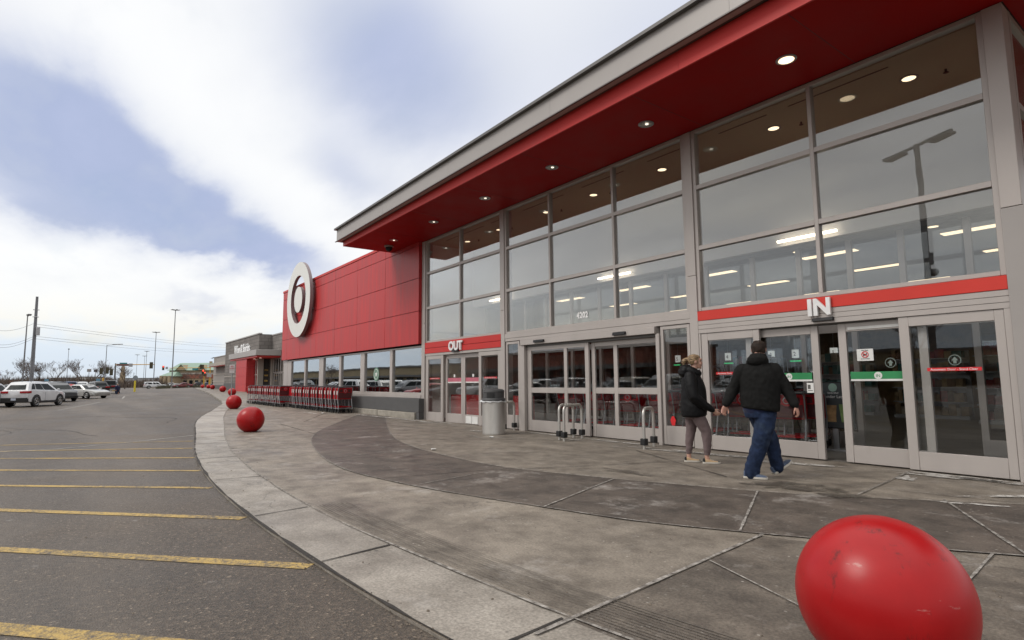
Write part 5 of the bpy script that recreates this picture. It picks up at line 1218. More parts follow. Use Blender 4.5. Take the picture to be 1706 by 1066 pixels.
    for s in (1, -1):
        w = MB(); w.prism([(x0-.05,s*hw*.42),(x0-.05,s*hw*.86),(x0+.02,s*hw*.965),(x0+.34,s*hw*1.008),(x0+.34,s*hw*.88),(x0+.1,s*hw*.80),(x0+.05,s*hw*.42)], zt-.20, zt-.055); w.build('tail_light', M['tail'], t, bevel=.012)
        zf2 = lerp_tab(belt, x1-.2); w = MB(); w.hexa([(x1-.03,s*hw*.50,zf2-.24),(x1-.30,s*hw*.955,zf2-.22),(x1-.34,s*hw*.90,zf2-.22),(x1-.12,s*hw*.48,zf2-.24),(x1-.08,s*hw*.52,zf2-.11),(x1-.40,s*hw*.955,zf2-.06),(x1-.42,s*hw*.88,zf2-.06),(x1-.16,s*hw*.48,zf2-.11)]); w.build('headlight', M['headl'], t)
        a = cab(.93,.08); w = MB(); w.ball((a[0]+.05,s*(a[1]+.11),a[2]+.06), (.08,.10,.065), 10, 7); w.build('mirror', PAINT[paint], t, smooth=True)
    zg = st[-1][2]; w = MB(); w.loft([[(x1+.012-.05*abs(f),hw*f*.5,zg+.06),(x1-.03-.05*abs(f),hw*f*.5,zg+.22),(x1-.1,hw*f*.5,zg+.22),(x1-.1,hw*f*.5,zg+.06)] for f in (-1,0,1)]); w.build('grille', M['trim'], t)
    w = MB(); zp = st[1][2]+.10; w.box(x0-.045,x0-.03,-.16,.16,zp,zp+.15); w.build('number_plate', M['plate'], t)
    if detail:
        for s in (1, -1):
            w = MB(); xs_ = (xr+(xf-xr)*cuts[-1][0]-.03, xf-.05) if style in ('suv','sedan','van') else (xf-1.0, xf-.05)
            for x in xs_: zz = ZB(x); w.box(x-.004, x+.004, s*hw*1.0-.004, s*hw*1.0+.004, low+.12, zz-.10)
            w.build('door_gap', M['trim'], t)
            w = MB(); x = xs_[0]-.12; w.box(x-.10,x+.10,s*hw*.99-.012,s*hw*.99+.022,ZB(x)-.17,ZB(x)-.13); w.build('door_handle', PAINT[paint], t)
        if S['clad']:
            for s in (1, -1): w = MB(); w.box(-1.0,.95,s*hw*.99-.015,s*hw*.99+.02,low-.02,low+.14); w.build('sill', M['trim'], t, bevel=.01)
            for s in (1, -1): w = MB(); w.tube([(-1.5,s*wt*.86,rz+.0),(-1.4,s*wt*.86,rz+.05),(-.2,s*wt*.86,rz+.06),(.05,s*wt*.86,rz+.01)], .018, 6); w.build('roof_rail', M['trim'], t)
    return t
VEH = []
def park(style, paint, px, d, head, label, cat='car', group=None, z=None):
    """head: heading angle in the ground plan, degrees"""
    x, y = at(px, d); o = make_car(style, paint, label, cat, {'pickup':'pickup_truck','truck':'pickup_truck','van':'minivan'}.get(style, 'parked_car'))
    o.location = (x, y, lot_z(x, min(y, yc(x)-.1)) if z is None else z); o.rotation_euler = (0,0,R(head))
    if group: o['group'] = group
    VEH.append(o); return o
LOT = None
park('suv','white',60,43.5,151,'white suv with black wheel arches seen from behind, nearest in the car park','suv').scale = (1,1,1.05)
park('sedan','silver',144,58.5,34,'silver saloon car facing the store, nose out of its parking bay')
park('suv','silver',-18,42,158,'silver suv cut off by the left edge of the photo','suv')
park('suv','darkgrey',96,52,20,'dark grey suv between the white suv and the silver saloon','suv')
park('van','blue',118,78,178,'pale roofed blue van behind the silver saloon','van')
park('suv','white',137,84,178,'white suv behind the blue van, only its roof showing','suv')
park('suv','black',160,74,195,'black suv behind the nose of the silver saloon','suv')
park('truck','black',184,84,172,'black pickup truck beside the standing man in blue','pickup')
park('sedan','red',113,66,182,'small red car hidden behind the dark grey suv')
park('suv','white',82,70,180,'white suv far back between the utility pole and the dark grey suv','suv')
park('sedan','grey',20,64,182,'grey car roof showing above the white suv')
park('pickup','white',259,168,92,'white pickup with a long cap over its bed, crossing the far end','pickup')
park('coupe','darkred',304,152,-88,'dark red low car crossing the far end beside the red balls')
FAR = [('sedan','white',207,248,95,'white car far away under the traffic signal arm'),('van','white',214,252,90,'white van far away beside the yellow post'),('sedan','blue',220,246,100,'dark blue car far away right of the yellow post'),('suv','silver',232,250,85,'silver suv far away left of the white pickup'),('sedan','black',241,255,95,'black car far away above the white pickup'),
 ('sedan','white',277,250,92,'white car parked before the green roofed building, leftmost there'),('suv','white',287,252,88,'white suv parked before the green roofed building'),('sedan','silver',296,250,95,'silver car parked before the green roofed building'),('suv','black',334,235,92,'black suv parked far away below the red traffic light'),('sedan','blue',346,232,90,'blue car parked far away by the taupe end unit')]
for f in FAR: park(*f)
# cars that the store glass mirrors, standing in the bays behind the photographer
refl = [('suv','silver',-13,-8.5,80),('sedan','white',-17,-8.2,95),('suv','white',-21.5,-8.0,88),('sedan','grey',-26,-8.3,90),('suv','darkgrey',-30.5,-8.1,92),('sedan','silver',-35,-8.2,85),('truck','white',-40,-8.6,90),('suv','black',-45.5,-8.4,94),('sedan','red',-50,-8.3,88),('suv','grey',-55,-8.6,90),('suv','white',-60,-8.3,90),('sedan','darkgrey',-65,-8.5,88),('suv','silver',-71,-8.4,92),('sedan','white',-77,-8.6,90),('suv','red',-4.5,-9,92),('sedan','black',-22,-15,90),('suv','tan',-31,-15.5,90),('suv','white',-42,-15.2,88)]
done = {}
for sty, pt, x, y, h in refl:
    lab = 'parked vehicle mirrored in the store glass, behind the photographer'
    o = make_car(sty, pt, lab, 'car', 'parked_car', False); o.location = (x, y, lot_z(x, y)); o.rotation_euler = (0,0,R(h)); o['label'] = {'suv':'%s suv parked in the bays across the drive, mirrored in the store glass','sedan':'%s saloon parked in the bays across the drive, mirrored in the store glass','truck':'%s pickup parked in the bays across the drive, mirrored in the store glass'}[sty] % (pt)
    o['group'] = 'cars parked across the drive'
# ------------------------------------------------------------------ far background: poles, signals, trees, buildings
M['pole'] = mat('hazy_wood_pole', (.19,.195,.21), .9, 0, .2, 1.2, stretch=(6,6,.4)); M['polemetal'] = mat('bronze_pole', (.17,.17,.175), .5, .3); M['signalyellow'] = mat('signal_yellow', (.52,.30,.045), .5); M['cable'] = mat('cable', (.14,.14,.15), .6)  # wood pole colour lightened to carry distance haze
def lz(px, d): x, y = at(px, d); return x, y, -.3 if y < yc(x) else side_z(x, y)
def upz(px, py, d):   # height of a picture row at forward distance d
    v = CAM+(cf+cr*((px-853)/CAM_F)-cu*((py-533)/CAM_F))*d; return v.z
# utility pole and cables
x, y, z = lz(52, 70); t = thing('utility_pole', 'tall grey utility pole, thicker of the two poles at the far left', 'pole', (x, y, z))
top = upz(62, 494, 70)-z; vx_ = CAM+(cf+cr*((62-853)/CAM_F)-cu*((494-533)/CAM_F))*70
lean = Vector((vx_.x-x, vx_.y-y, 0))
w = MB(); w.tube([(0,0,-.3),(lean.x*.5,lean.y*.5,top*.5),(lean.x,lean.y,top)], [.23,.19,.13], 14); w.build('post', M['pole'], t, smooth=60)
w = MB(); w.tube([(.22,.1,-.2),(lean.x*.25+.22,lean.y*.25+.1,top*.25)], .045, 8); w.build('conduit', M['polemetal'], t)
w = MB(); w.box(lean.x*.8-.2,lean.x*.8+.2,lean.y*.8+.1,lean.y*.8+.5,top*.62,top*.70); w.build('box', M['galv'], t, bevel=.03)
w = MB(); w.tube([(lean.x*.9,lean.y*.9-.3,top*.80),(lean.x*.9,lean.y*.9+.3,top*.80)], .05, 6); w.tube([(lean.x*.9,lean.y*.9-.3,top*.87),(lean.x*.9,lean.y*.9+.3,top*.87)], .05, 6); w.build('insulator', M['galv'], t)
def cable(p0, p1, label, r=.016, sag=1.2):
    a = CAM+(cf+cr*((p0[0]-853)/CAM_F)-cu*((p0[1]-533)/CAM_F))*p0[2]; b = CAM+(cf+cr*((p1[0]-853)/CAM_F)-cu*((p1[1]-533)/CAM_F))*p1[2]
    w = MB(); w.tube([a.lerp(b, k/20)-Vector((0,0,sag*math.sin(math.pi*k/20))) for k in range(21)], r, 5); o = w.build('power_line', M['cable'], world=True); tag(o, label, 'cable', 'overhead cables from the utility pole')
for p0, p1 in (((61,540,70),(470,574,190)),((60,544,70),(470,578,190)),((57,560,70),(430,580,190)),((56,564,70),(430,584,190)),((57,560,70),(-60,553,60)),((56,564,70),(-60,558,60)),((61,537,70),(-60,529,60))):
    cable(p0, p1, 'thin overhead cable strung from the utility pole at the far left')
def lamp_pole(px, pytop, d, label, r=.11, heads=2, arm=1.0, pbase=None):
    x, y, z = lz(px if pbase is None else pbase, d); h = upz(px, pytop, d)-z; t = thing('lamp_pole', label, 'lamp pole', (x, y, z), R(rnd.uniform(0,90)))
    w = MB(); w.tube([(0,0,-.3),(0,0,h)], [r*.8, r*.45], 10); w.build('post', M['polemetal'], t, smooth=60)
    w = MB(); w.cyl((0,0,-.2),(0,0,.75),.28,.26,n=14); w.build('base', M['concrete_raw'], t, smooth=50)
    for k in range(heads):
        a = 2*math.pi*k/heads; w = MB(); c, s = math.cos(a), math.sin(a)
        w.beam((0,0,h-.1), (c*arm*.55,s*arm*.55,h), .07, .07); w.hexa([(c*arm*.45-s*.2,s*arm*.45+c*.2,h-.03),(c*arm*.45+s*.2,s*arm*.45-c*.2,h-.03),(c*arm*1.1+s*.2,s*arm*1.1-c*.2,h+.03),(c*arm*1.1-s*.2,s*arm*1.1+c*.2,h+.03),
             (c*arm*.45-s*.2,s*arm*.45+c*.2,h+.12),(c*arm*.45+s*.2,s*arm*.45-c*.2,h+.12),(c*arm*1.1+s*.15,s*arm*1.1-c*.15,h+.15),(c*arm*1.1-s*.15,s*arm*1.1+c*.15,h+.15)]); w.build('lamp_head', M['polemetal'], t)
    return t
lamp_pole(43, 524.5, 66, 'slim dark lamp pole standing left of the utility pole', .12, 1, .8, 37)
lamp_pole(176, 574, 120, 'lamp pole behind the black pickup, one arm to the right', .12, 1, 3.2, 174)
lamp_pole(112.5, 581.5, 170, 'thin lamp pole above the silver saloon', .11, 2, 1.6, 110.5)
lamp_pole(290.5, 515, 150, 'tallest mast light with a ring of lamps, before the green roofed building', .20, 6, 1.0, 286)
lamp_pole(257.5, 553, 175, 'second tallest mast light, left of the tallest one', .17, 6, 1.0, 255.5)
lamp_pole(243, 585, 235, 'distant thin mast light above the white pickup, right of its pair', .14, 6, .9, 241.5)
lamp_pole(239.5, 593, 260, 'distant thin mast light above the white pickup, left of its pair', .13, 6, .9, 238.5)
lamp_pole(226, 591, 270, 'faint distant mast light behind the yellow post', .11, 6, .9, 226)
# the pole mirrored in the entrance glazing
x, y = -8.3, -8.2; t = thing('lamp_pole', 'tall lamp pole with two flat arms, mirrored in the entrance glass', 'lamp pole', (x, y, -.1), R(25))
w = MB(); w.tube([(0,0,-.2),(0,0,11.0)], [.13,.10], 10); w.build('post', M['polemetal'], t, smooth=60)
for s in (-1, 1): w = MB(); w.box(s*.15,s*1.5,-.07,.07,10.9,10.98); w.box(s*.6,s*1.5,-.22,.22,10.8,10.9); w.build('lamp_head', M['polemetal'], t)
w = MB(); w.ball((0,-.25,5.6), (.22,.22,.16), 12, 8); w.box(-.12,.12,-.2,.0,5.9,6.4); w.build('camera', M['polemetal'], t)
# traffic signals
M['sigblack'] = mat('signal_housing', (.05,.042,.018), .6); M['sigred'] = emit('red_signal', (1,.05,.03), 3.0)
def head_(par, p, face, lit=False, s=1.0, m='signalyellow'):
    w = MB(); f = Vector(face); q = Vector((-f.y,f.x,0)); p = Vector(p)
    w.hexa([tuple(p+q*a*.28*s+f*b*.16*s+Vector((0,0,c*.62*s))) for c in (-1,1) for a, b in ((-1,-1),(1,-1),(1,1),(-1,1))]); h = w.build('signal_head', M[m], par, bevel=.02)
    for k, z in enumerate((.4,0,-.4)):
        w = MB(); c = p+f*.165*s+Vector((0,0,z*s)); n_ = 14; w.add([tuple(c+q*(.15*s*math.cos(2*math.pi*j/n_))+Vector((0,0,.15*s*math.sin(2*math.pi*j/n_)))) for j in range(n_)]+[tuple(c+f*.02+q*(.15*s*math.cos(2*math.pi*j/n_))+Vector((0,0,.15*s*math.sin(2*math.pi*j/n_)))) for j in range(n_)], [list(range(n_)), [n_+j for j in range(n_)]]+[(j,(j+1)%n_,n_+(j+1)%n_,n_+j) for j in range(n_)]); w.build('lens', M['sigred'] if (lit and k == 0) else M['sigblack'], h)
def img(px, py, d): return CAM+(cf+cr*((px-853)/CAM_F)-cu*((py-533)/CAM_F))*d
tow = Vector((1,0,0))
def signal(pxb, ytop, d, arm_to, heads, label, plates=()):
    x, y, z = lz(pxb, d); h = upz(pxb, ytop, d)-z; t = thing('traffic_signal', label, 'traffic light', (x, y, z)); O = Vector((x, y, z))
    w = MB(); w.tube([(0,0,-.3),(0,0,h*.38)], [.30,.24], 12); w.build('base', M['signalyellow'], t, smooth=50)
    w = MB(); w.tube([(0,0,h*.38),(0,0,h)], [.17,.13], 10); w.build('post', M['signalyellow'] if arm_to[2] else M['polemetal'], t, smooth=50)
    e = img(arm_to[0], arm_to[1], d)-O; s_ = Vector((0,0,e.z)); w = MB(); w.tube([s_, e], [.11,.07], 8); w.build('mast_arm', M['signalyellow'], t, smooth=50)
    for hx, hy, lit in heads: head_(t, img(hx, hy, d-.4)-O, tow, lit, 1.05, 'sigblack')
    for a, b, c, e_, m in plates:
        p = img((a+c)/2, (b+e_)/2, d-.5)-O; hw_ = (c-a)/2/CAM_F*d; hh = (e_-b)/2/CAM_F*d; w = MB(); v = Vector((-.05,1,0)).normalized()
        w.hexa([tuple(p+v*(sx*hw_)+tow*dx+Vector((0,0,sz*hh))) for sz in (-1,1) for sx, dx in ((-1,0),(1,0),(1,.04),(-1,.04))]); w.build('sign_plate', M[m], t)
M['teal'] = mat('teal_street_sign', (.03,.22,.24), .5); M['brownarm'] = mat('brown_banner', (.17,.09,.075), .7)
signal(190.5, 605, 118, (257,607,0), [(252,608.5,False),(185.5,620,False)], 'traffic signal with a long mast arm above the far crossing, behind the man in blue', ((196,606,213,609.5,'brownarm'),(215,605.5,220.5,611,'galv')))
signal(349, 609, 175, (281,613,1), [(272,613,True),(334.5,611,False),(341,623,True),(338,611,False)], 'yellow traffic signal showing red before the green roofed building', ((276,611,279.5,615,'galv'),(321,613.5,330,616.5,'teal'),(345,622,352,628,'galv')))
x, y, z = lz(339.5, 176); t = thing('traffic_signal', 'short yellow signal post left of the yellow traffic signal', 'traffic light', (x, y, z)); w = MB(); w.tube([(0,0,0),(0,0,5.2)], .22, 10); w.build('post', M['signalyellow'], t, smooth=50); head_(t, (.3,-.4,4.3), tow, True, 1.3, 'sigblack')
x, y, z = lz(172, 122); t = thing('traffic_signal', 'yellow based signal post with clustered lamps behind the black suv', 'traffic light', (x, y, z)); w = MB(); w.tube([(0,0,0),(0,0,3.1)], [.32,.24], 12); w.build('base', M['signalyellow'], t, smooth=50)
w = MB(); w.tube([(0,0,3.1),(0,0,5.6)], .1, 8); w.build('post', M['polemetal'], t); head_(t, (.2,.5,4.6), tow, False, 1.1, 'sigblack'); head_(t, (.2,-.5,4.5), tow, False, 1.1, 'sigblack')
# yellow post with a round sign
x, y, z = lz(224.8, 96); t = thing('sign_post', 'bright yellow post carrying a round grey sign in the open car park', 'sign', (x, y, z)); w = MB(); w.tube([(0,0,0),(0,0,2.25)], [.15,.13], 12); w.build('sleeve', mat('bright_yellow', (.60,.48,.03), .5), t, smooth=50)
w = MB(); w.cyl((0,0,2.25),(0,0,3.0),.04,n=8); w.build('post', M['galv'], t); w = MB(); w.lathe([(.36,-.02),(.36,.02)], (0.06,0,2.75), 20, 'x'); w.build('plate', mat('grey_sign_back', (.22,.25,.28), .5), t)
# standing man in blue by the pickup
x, y, z = lz(196, 78); PM = thing('person', 'person in dark blue clothes standing by the black pickup, far across the car park', 'person', (x, y, z), R(20))
w = MB(); limb(w, [(0,-.10,.9),(0,-.11,.5),(0,-.11,.06)], [.10,.075,.05]); limb(w, [(0,.10,.9),(.05,.11,.5),(.0,.11,.06)], [.10,.075,.05])
w.loft([ring_el((0,0,zz), a, b) for zz, a, b in ((.85,.13,.18),(1.1,.14,.19),(1.35,.14,.22),(1.46,.08,.12))]); w.ball((.02,0,1.62), (.10,.085,.125), 14, 10); limb(w, [(0,0,1.4),(0,0,1.55)], [.06,.055])
for s in (-1, 1): limb(w, [(0,s*.22,1.38),(.03,s*.27,1.1),(.16,s*.24,.9)], [.06,.05,.035]); hand(w, (.16,s*.24,.9), (.5,0,-.9), (0,-s,0), s)
for s in (-1, 1): w.ball((.07,s*.11,.05), (.14,.05,.05), 10, 6)
w.ball((.115,0,1.62), (.02,.015,.025), 8, 6); cloth('body', w, M['skin'], PM, .014, 2)
w = MB(); w.loft([ring_el((0,0,zz), a, b) for zz, a, b in ((.80,.17,.22),(1.1,.17,.23),(1.35,.165,.245),(1.47,.10,.14),(1.52,.07,.08))])
for s in (-1, 1): limb(w, [(0,s*.22,1.38),(.03,s*.28,1.1),(.14,s*.245,.93)], [.08,.07,.055])
cloth('coat', w, M['navy'], PM, .016, 4, .006)
w = MB(); 
for s in (-1, 1): limb(w, [(0,s*.10,.86),(.02,s*.11,.5),(0,s*.11,.09)], [.12,.095,.08])
cloth('trousers', w, M['jeans'], PM, .016, 4, .006); w = MB(); w.ball((-.005,0,1.66), (.11,.095,.10), 14, 10); w.build('hair', M['hair_d'], PM, smooth=True)
# bare winter trees
M['bark'] = mat('winter_bark', (.075,.058,.048), .95, 0, .2, 3); M['twig'] = mat('winter_twigs', (.13,.10,.085), .95, 0, .25, 2)
def bare_tree(h, seed, spread=.45, levels=6, tw=.010):
    r = random.Random(seed); tr = MB(); cw = MB()
    def grow(p, d, ln, rad, lev):
        pts = [p]; q = p.copy(); dd = d.copy()
        for k in range(3):
            dd = (dd+Vector((r.uniform(-.16,.16),r.uniform(-.16,.16),r.uniform(-.02,.12)))).normalized(); q = q+dd*ln/3; pts.append(q.copy())
        mb_ = tr if lev < 2 else cw; n_ = 7 if lev == 0 else (5 if lev < 2 else 3)
        mb_.tube(pts, [rad, rad*.85, rad*.7, rad*.55], n_, caps=False)
        if lev >= levels: return
        nb = r.choice((3,4)) if lev < 3 else r.choice((2,3,3))
        for k in range(nb):
            t_ = r.uniform(.45,1.0) if k else 1.0; i = min(2, int(t_*3)); b_ = pts[i].lerp(pts[i+1], t_*3-i) if i < 3 else pts[3]
            a = r.uniform(0, 6.283); side = Vector((math.cos(a), math.sin(a), r.uniform(.0,.5))); nd = (dd*(1-spread)+side*spread).normalized()
            grow(b_, nd, ln*r.uniform(.55,.78), max(tw, rad*.5*r.uniform(.8,1.1)), lev+1)
    grow(Vector((0,0,-.2)), Vector((0,0,1)), h*.30, h*.020, 0); return tr, cw
protos = []
def plant_tree(proto, px, d, h, label, group=None, xy=None):
    if protos.__len__() <= proto:
        raise IndexError
    tr, cw, used = protos[proto]
    x, y, z = lz(px, d) if xy is None else (xy[0], xy[1], -.3)
    if not used:
        t = thing('bare_tree', label, 'tree'); a = tr.build('trunk', M['bark'], t, smooth=True, fix=False); b = cw.build('crown', M['twig'], t, smooth=True, fix=False); protos[proto] = (tr, cw, t)
    else:
        t = copy_tree(used)
    t.location = (x, y, z); t.scale = (h/10,)*3; t.rotation_euler = (0,0,rnd.uniform(0,6.28)); tag(t, label, 'tree', group); return t
for sd_ in (11, 23, 37): a, b = bare_tree(10, sd_, tw=.016); protos.append((a, b, None))
TR = [(0,3,150,7.5,'low bushy bare tree at the left edge of the photo'),(1,32,165,11,'bare tree left of the utility pole'),(2,50,160,13,'bare tree right behind the utility pole'),(1,62,168,11,'bare tree just right of the utility pole'),(0,94,172,11.5,'rounded bare tree above the white suv nose'),(2,136,190,14,'leaning bare tree above the silver saloon windscreen'),(1,158,200,13.5,'bare tree above the black suv'),(0,170,210,12,'bare tree behind the signal post with clustered lamps'),(2,209,165,9.5,'wide bare tree right of the mast arm post'),(1,301,170,6.5,'small bare tree in front of the green roofed building, right of the tallest mast light'),(0,322,168,6,'round bare tree in front of the green roofed building middle'),(2,335,172,5.5,'small bare tree beside the short yellow signal post'),(1,262,215,6,'small bare tree left of the tallest mast light')]
for p, px, d, h, lb in TR: plant_tree(p, px, d, h, lb)
plant_tree(2, 0, 0, 9, 'bare tree mirrored in the windows over the cart rows', None, (-150,-34)); plant_tree(1, 0, 0, 10, 'bare tree mirrored in the exit doors', None, (-100,-44)); plant_tree(0, 0, 0, 12, 'bare tree mirrored in the right hand entrance door', None, (-26,-60))
# brown scrub far off, one mass
w = MB(); r_ = random.Random(5)
for k in range(2600):
    px = r_.uniform(-90, 275); d = r_.uniform(225, 300); x, y = at(px, d); hh = r_.uniform(3.0,6.5)*(1 if px < 190 else .7); ww = r_.uniform(.8,2.2)
    for j in range(5):
        a = r_.uniform(0, 6.28); b = (x+ww*math.cos(a), y+ww*math.sin(a)); c = r_.uniform(.5,1)*hh; w.add([(b[0],b[1],-.5),(b[0]+.5*math.cos(a*3),b[1]+.5*math.sin(a*3),-.5),(b[0]+r_.uniform(-.7,.7),b[1]+r_.uniform(-.7,.7),c)], [(0,1,2)])
o = w.build('scrub', mat('brown_scrub', (.105,.078,.062), .95, 0, .3, .1), fix=False); tag(o, 'distant brown winter scrub along the horizon', 'scrub', kind='stuff')
w = MB()
for k in range(150):
    px = r_.uniform(262, 345); d = r_.uniform(150, 160); x, y = at(px, d); hh = r_.uniform(.6,1.7)
    for j in range(14):
        a = r_.uniform(0, 6.28); c = r_.uniform(.5,1)*hh; ww = r_.uniform(.05,.7); b = (x+ww*math.cos(a), y+ww*math.sin(a)); w.add([(b[0],b[1],-.3),(b[0]+.1,b[1]+.1,-.3),(b[0]+r_.uniform(-.4,.4),b[1]+r_.uniform(-.4,.4),c)], [(0,1,2)])
tag(w.build('shrubs', mat('dull_olive_shrub', (.06,.055,.035), .95, 0, .3, .3), fix=False), 'low dull shrubs in the planting bed past the dark red car', 'shrubs', kind='stuff')
# tan verge strips
w = MB(); a, b, c, e = at(150,205), at(380,150), at(380,178), at(150,245)
w.prism([a, b, c, e], -.4, -.22); o = w.build('verge', M['earth'], world=True); o['kind'] = 'structure'
# green roofed building
def along(px0, px1, d0, d1): return Vector((*at(px0, d0), 0)), Vector((*at(px1, d1), 0))
M['groof'] = mat('pale_green_metal_roof', (.20,.29,.225), .5, .1, .06, .3); M['buff'] = mat('buff_wall', (.34,.26,.17), .85, 0, .08, .3); M['brickred'] = mat('red_brick_band', (.26,.09,.06), .85, 0, .15, .6)
def big_box(name, label, px0, px1, d, ytop, yeave, ybase=None, depth=16, roof=True, wallm='buff', roofm='groof', gables=()):
    a = Vector((*at(px0, d), -.4)); b = Vector((*at(px1, d), -.4)); u = (b-a).normalized(); nrm = Vector((-u.y, u.x, 0)); 
    if nrm.x > 0: nrm = -nrm
    ln = (b-a).length; t = thing(name, label, 'building', a, math.atan2(u.y, u.x)); dirn = 1 if Vector((-math.sin(t.rotation_euler.z), math.cos(t.rotation_euler.z), 0)).dot(nrm) > 0 else -1
    he = upz((px0+px1)/2, yeave, d)+.4; ht = upz((px0+px1)/2, ytop, d)+.4; D_ = depth*dirn
    w = MB(); w.box(0, ln, 0, D_, 0, he); w.build('wall', M[wallm], t)
    if roof:
        w = MB(); w.hexa([(-.8,-.8*dirn,he-.2),(ln+.8,-.8*dirn,he-.2),(ln+.8,D_+.8*dirn,he-.2),(-.8,D_+.8*dirn,he-.2),(1.0,D_*.42,ht),(ln-1.0,D_*.42,ht),(ln-1.0,D_*.58,ht),(1.0,D_*.58,ht)]); rf = w.build('roof', M[roofm], t)
        for gx, gw in gables:
            cx = ln*gx; zt = he+(ht-he)*.70; w = MB(); w.add([(cx-gw,-.95*dirn,he-.1),(cx+gw,-.95*dirn,he-.1),(cx,-.95*dirn,zt),(cx,D_*.40,zt)], [(0,1,2),(1,3,2),(0,2,3),(0,3,1)]); g = w.build('gable', M['buff'], rf)
            for s in (-1, 1): w = MB(); w.beam((cx+s*gw*1.08,-1.05*dirn,he-.25), (cx,-1.05*dirn,zt+.12), .5, .18); w.build('gable_roof', M[roofm], g)
    return t, ln, he, ht, dirn
t, ln, he, ht, dn = big_box('green_roof_building', 'buff and brick building with a wide pale green roof and two gables', 281, 372, 262, 603.5, 616, gables=((.235,2.4),(.60,2.2)))
w = MB(); w.box(ln*.05,ln,-.25*dn,-.02*dn,he*.52,he*.74); w.build('brick_band', M['brickred'], t)
w = MB(); w.box(ln*.02,ln,-.4*dn,-.26*dn,he*.76,he*.84); w.build('trim', M['beige'], t)
for k in range(9): w = MB(); x = ln*(.06+.105*k); w.box(x,x+ln*.06,-.12*dn,-.02*dn,he*.08,he*.42); w.build('window', M['carglass'], t)
w = MB(); w.box(ln*.60,ln*.635,6*dn,7.2*dn,ht-.5,ht+.7); w.build('cupola', M['buff'], t)
t, ln, he, ht, dn = big_box('porch_building', 'low side wing with its own pale green roof, left of the large green roof', 268, 287, 255, 619, 626, depth=12)
for k in range(3): w = MB(); x = ln*(.1+.35*k); w.box(x,x+.9,-2.2*dn,-1.3*dn,0,he); w.build('pillar', M['buff'], t)
# low buildings on the left horizon
for px0, px1, d, yt, lb, m in ((14,34,240,633,'low building with a red front by the left utility pole','brickred'),(66,84,260,631.5,'low white building right of the utility pole','galv'),(84,150,300,629.5,'long low grey flat roofed building on the left horizon','beige'),(128,140,280,628,'small raised pale roof block on the left horizon','white_wall'),(196,268,330,630,'long pale building on the horizon above the white pickup','galv')):
    t, ln, he, ht, dn = big_box('low_building', lb, px0, px1, d, yt, yt+.5, roof=False, wallm=m, depth=14)
    w = MB(); w.box(-.2,ln+.2,-.15*dn,14.2*dn,he,he+.35); w.build('parapet_cap', M['gutter'], t)
    for k in range(4): w = MB(); x = ln*(.1+.22*k); w.box(x,x+ln*.13,-.1*dn,-.02*dn,he*.1,he*.55); w.build('window', M['carglass'], t)
# distant sign pylon, billboards, blue sign boards
x, y, z = lz(203.5, 255); t = thing('pylon_sign', 'tall stone pylon sign with a white crossbar behind the mast arm', 'sign', (x, y, z)); hh = upz(203.5, 604, 255)-z
w = MB(); w.box(-.5,.5,-1.0,1.0,0,hh*.62); w.box(-.45,.45,-.7,.7,hh*.62,hh*.85); w.build('pillar', M['buff'], t, bevel=.05); w = MB(); w.box(-.5,.5,-1.4,1.4,hh*.87,hh); w.build('sign_board', M['teal'], t); w = MB(); w.box(-.4,.4,-.5,.5,hh*.85,hh*.87); w.build('cap', M['beige'], t)
for px, py, d, s, lb in ((147,617,270,1.5,'pale billboard on a post, left one of the distant pair'),(158,617.5,280,1.4,'dark billboard on a post, right one of the distant pair'),(163,633,120,.6,'small blue sign board above the silver saloon'),(77,634,115,.6,'small blue sign board above the white suv')):
    x, y, z = lz(px, d); hh = upz(px, py, d)-z; t = thing('sign_board', lb, 'sign', (x, y, z)); w = MB(); w.cyl((0,0,0),(0,0,hh),.12,n=8); w.build('post', M['polemetal'], t); w = MB(); w.box(-.1,.1,-s*.55,s*.55,hh-s*.45,hh+s*.45); w.build('panel', mat('board_'+str(px), {147:(.30,.28,.27),158:(.06,.065,.08)}.get(px,(.13,.28,.40)), .6), t)
# what stands across the car park, mirrored by the glass
def across(x0, x1, y, h, label, m, m2):
    t = thing('strip_building', label, 'building', ((x0+x1)/2, y, -.4)); w = MB(); w.box(x0-(x0+x1)/2, x1-(x0+x1)/2, -14, 0, 0, h); w.build('wall', M[m], t)
    w = MB(); w.box(x0-(x0+x1)/2-.3, x1-(x0+x1)/2+.3, -14.3, .4, h, h+.5); w.build('parapet_cap', M['gutter'], t); w = MB(); w.box(x0-(x0+x1)/2, x1-(x0+x1)/2, .01, 2.2, h*.52, h*.62); w.build('awning', M[m2], t)
    n_ = int((x1-x0)/7)
    for k in range(n_): xa = x0-(x0+x1)/2+2+k*7; w = MB(); w.box(xa, xa+4.6, .01, .08, .4, h*.48); w.build('shop_window', M['carglass'], t)
across(-340,-136,-62,6.2,'long tan shop row across the car park, mirrored over the carts','tan_front','gutter') if M.setdefault('tan_front', mat('tan_front', (.30,.24,.15), .85, 0, .1, .2)) else None
across(-126,-62,-60,7.5,'brick shop row across the car park, mirrored in the exit doors','brickred','gutter'); across(-54,50,-92,6.0,'tan shop row across the car park, mirrored in the entrance doors','tan_front','gutter')
w = MB()
for k in range(700):
    x = r_.uniform(-140, 90); y = r_.uniform(-120,-105); hh = r_.uniform(3,8); ww = r_.uniform(.8,2.2)
    for j in range(5): a = r_.uniform(0,6.28); b = (x+ww*math.cos(a), y+ww*math.sin(a)); w.add([(b[0],b[1],-.5),(b[0]+.6,b[1]+.3,-.5),(b[0]+r_.uniform(-.7,.7),b[1],hh*r_.uniform(.5,1))], [(0,1,2)])
tag(w.build('woodland', bpy.data.materials['brown_scrub'], fix=False), 'brown winter woodland across the car park, mirrored in the glass', 'wood', kind='stuff')
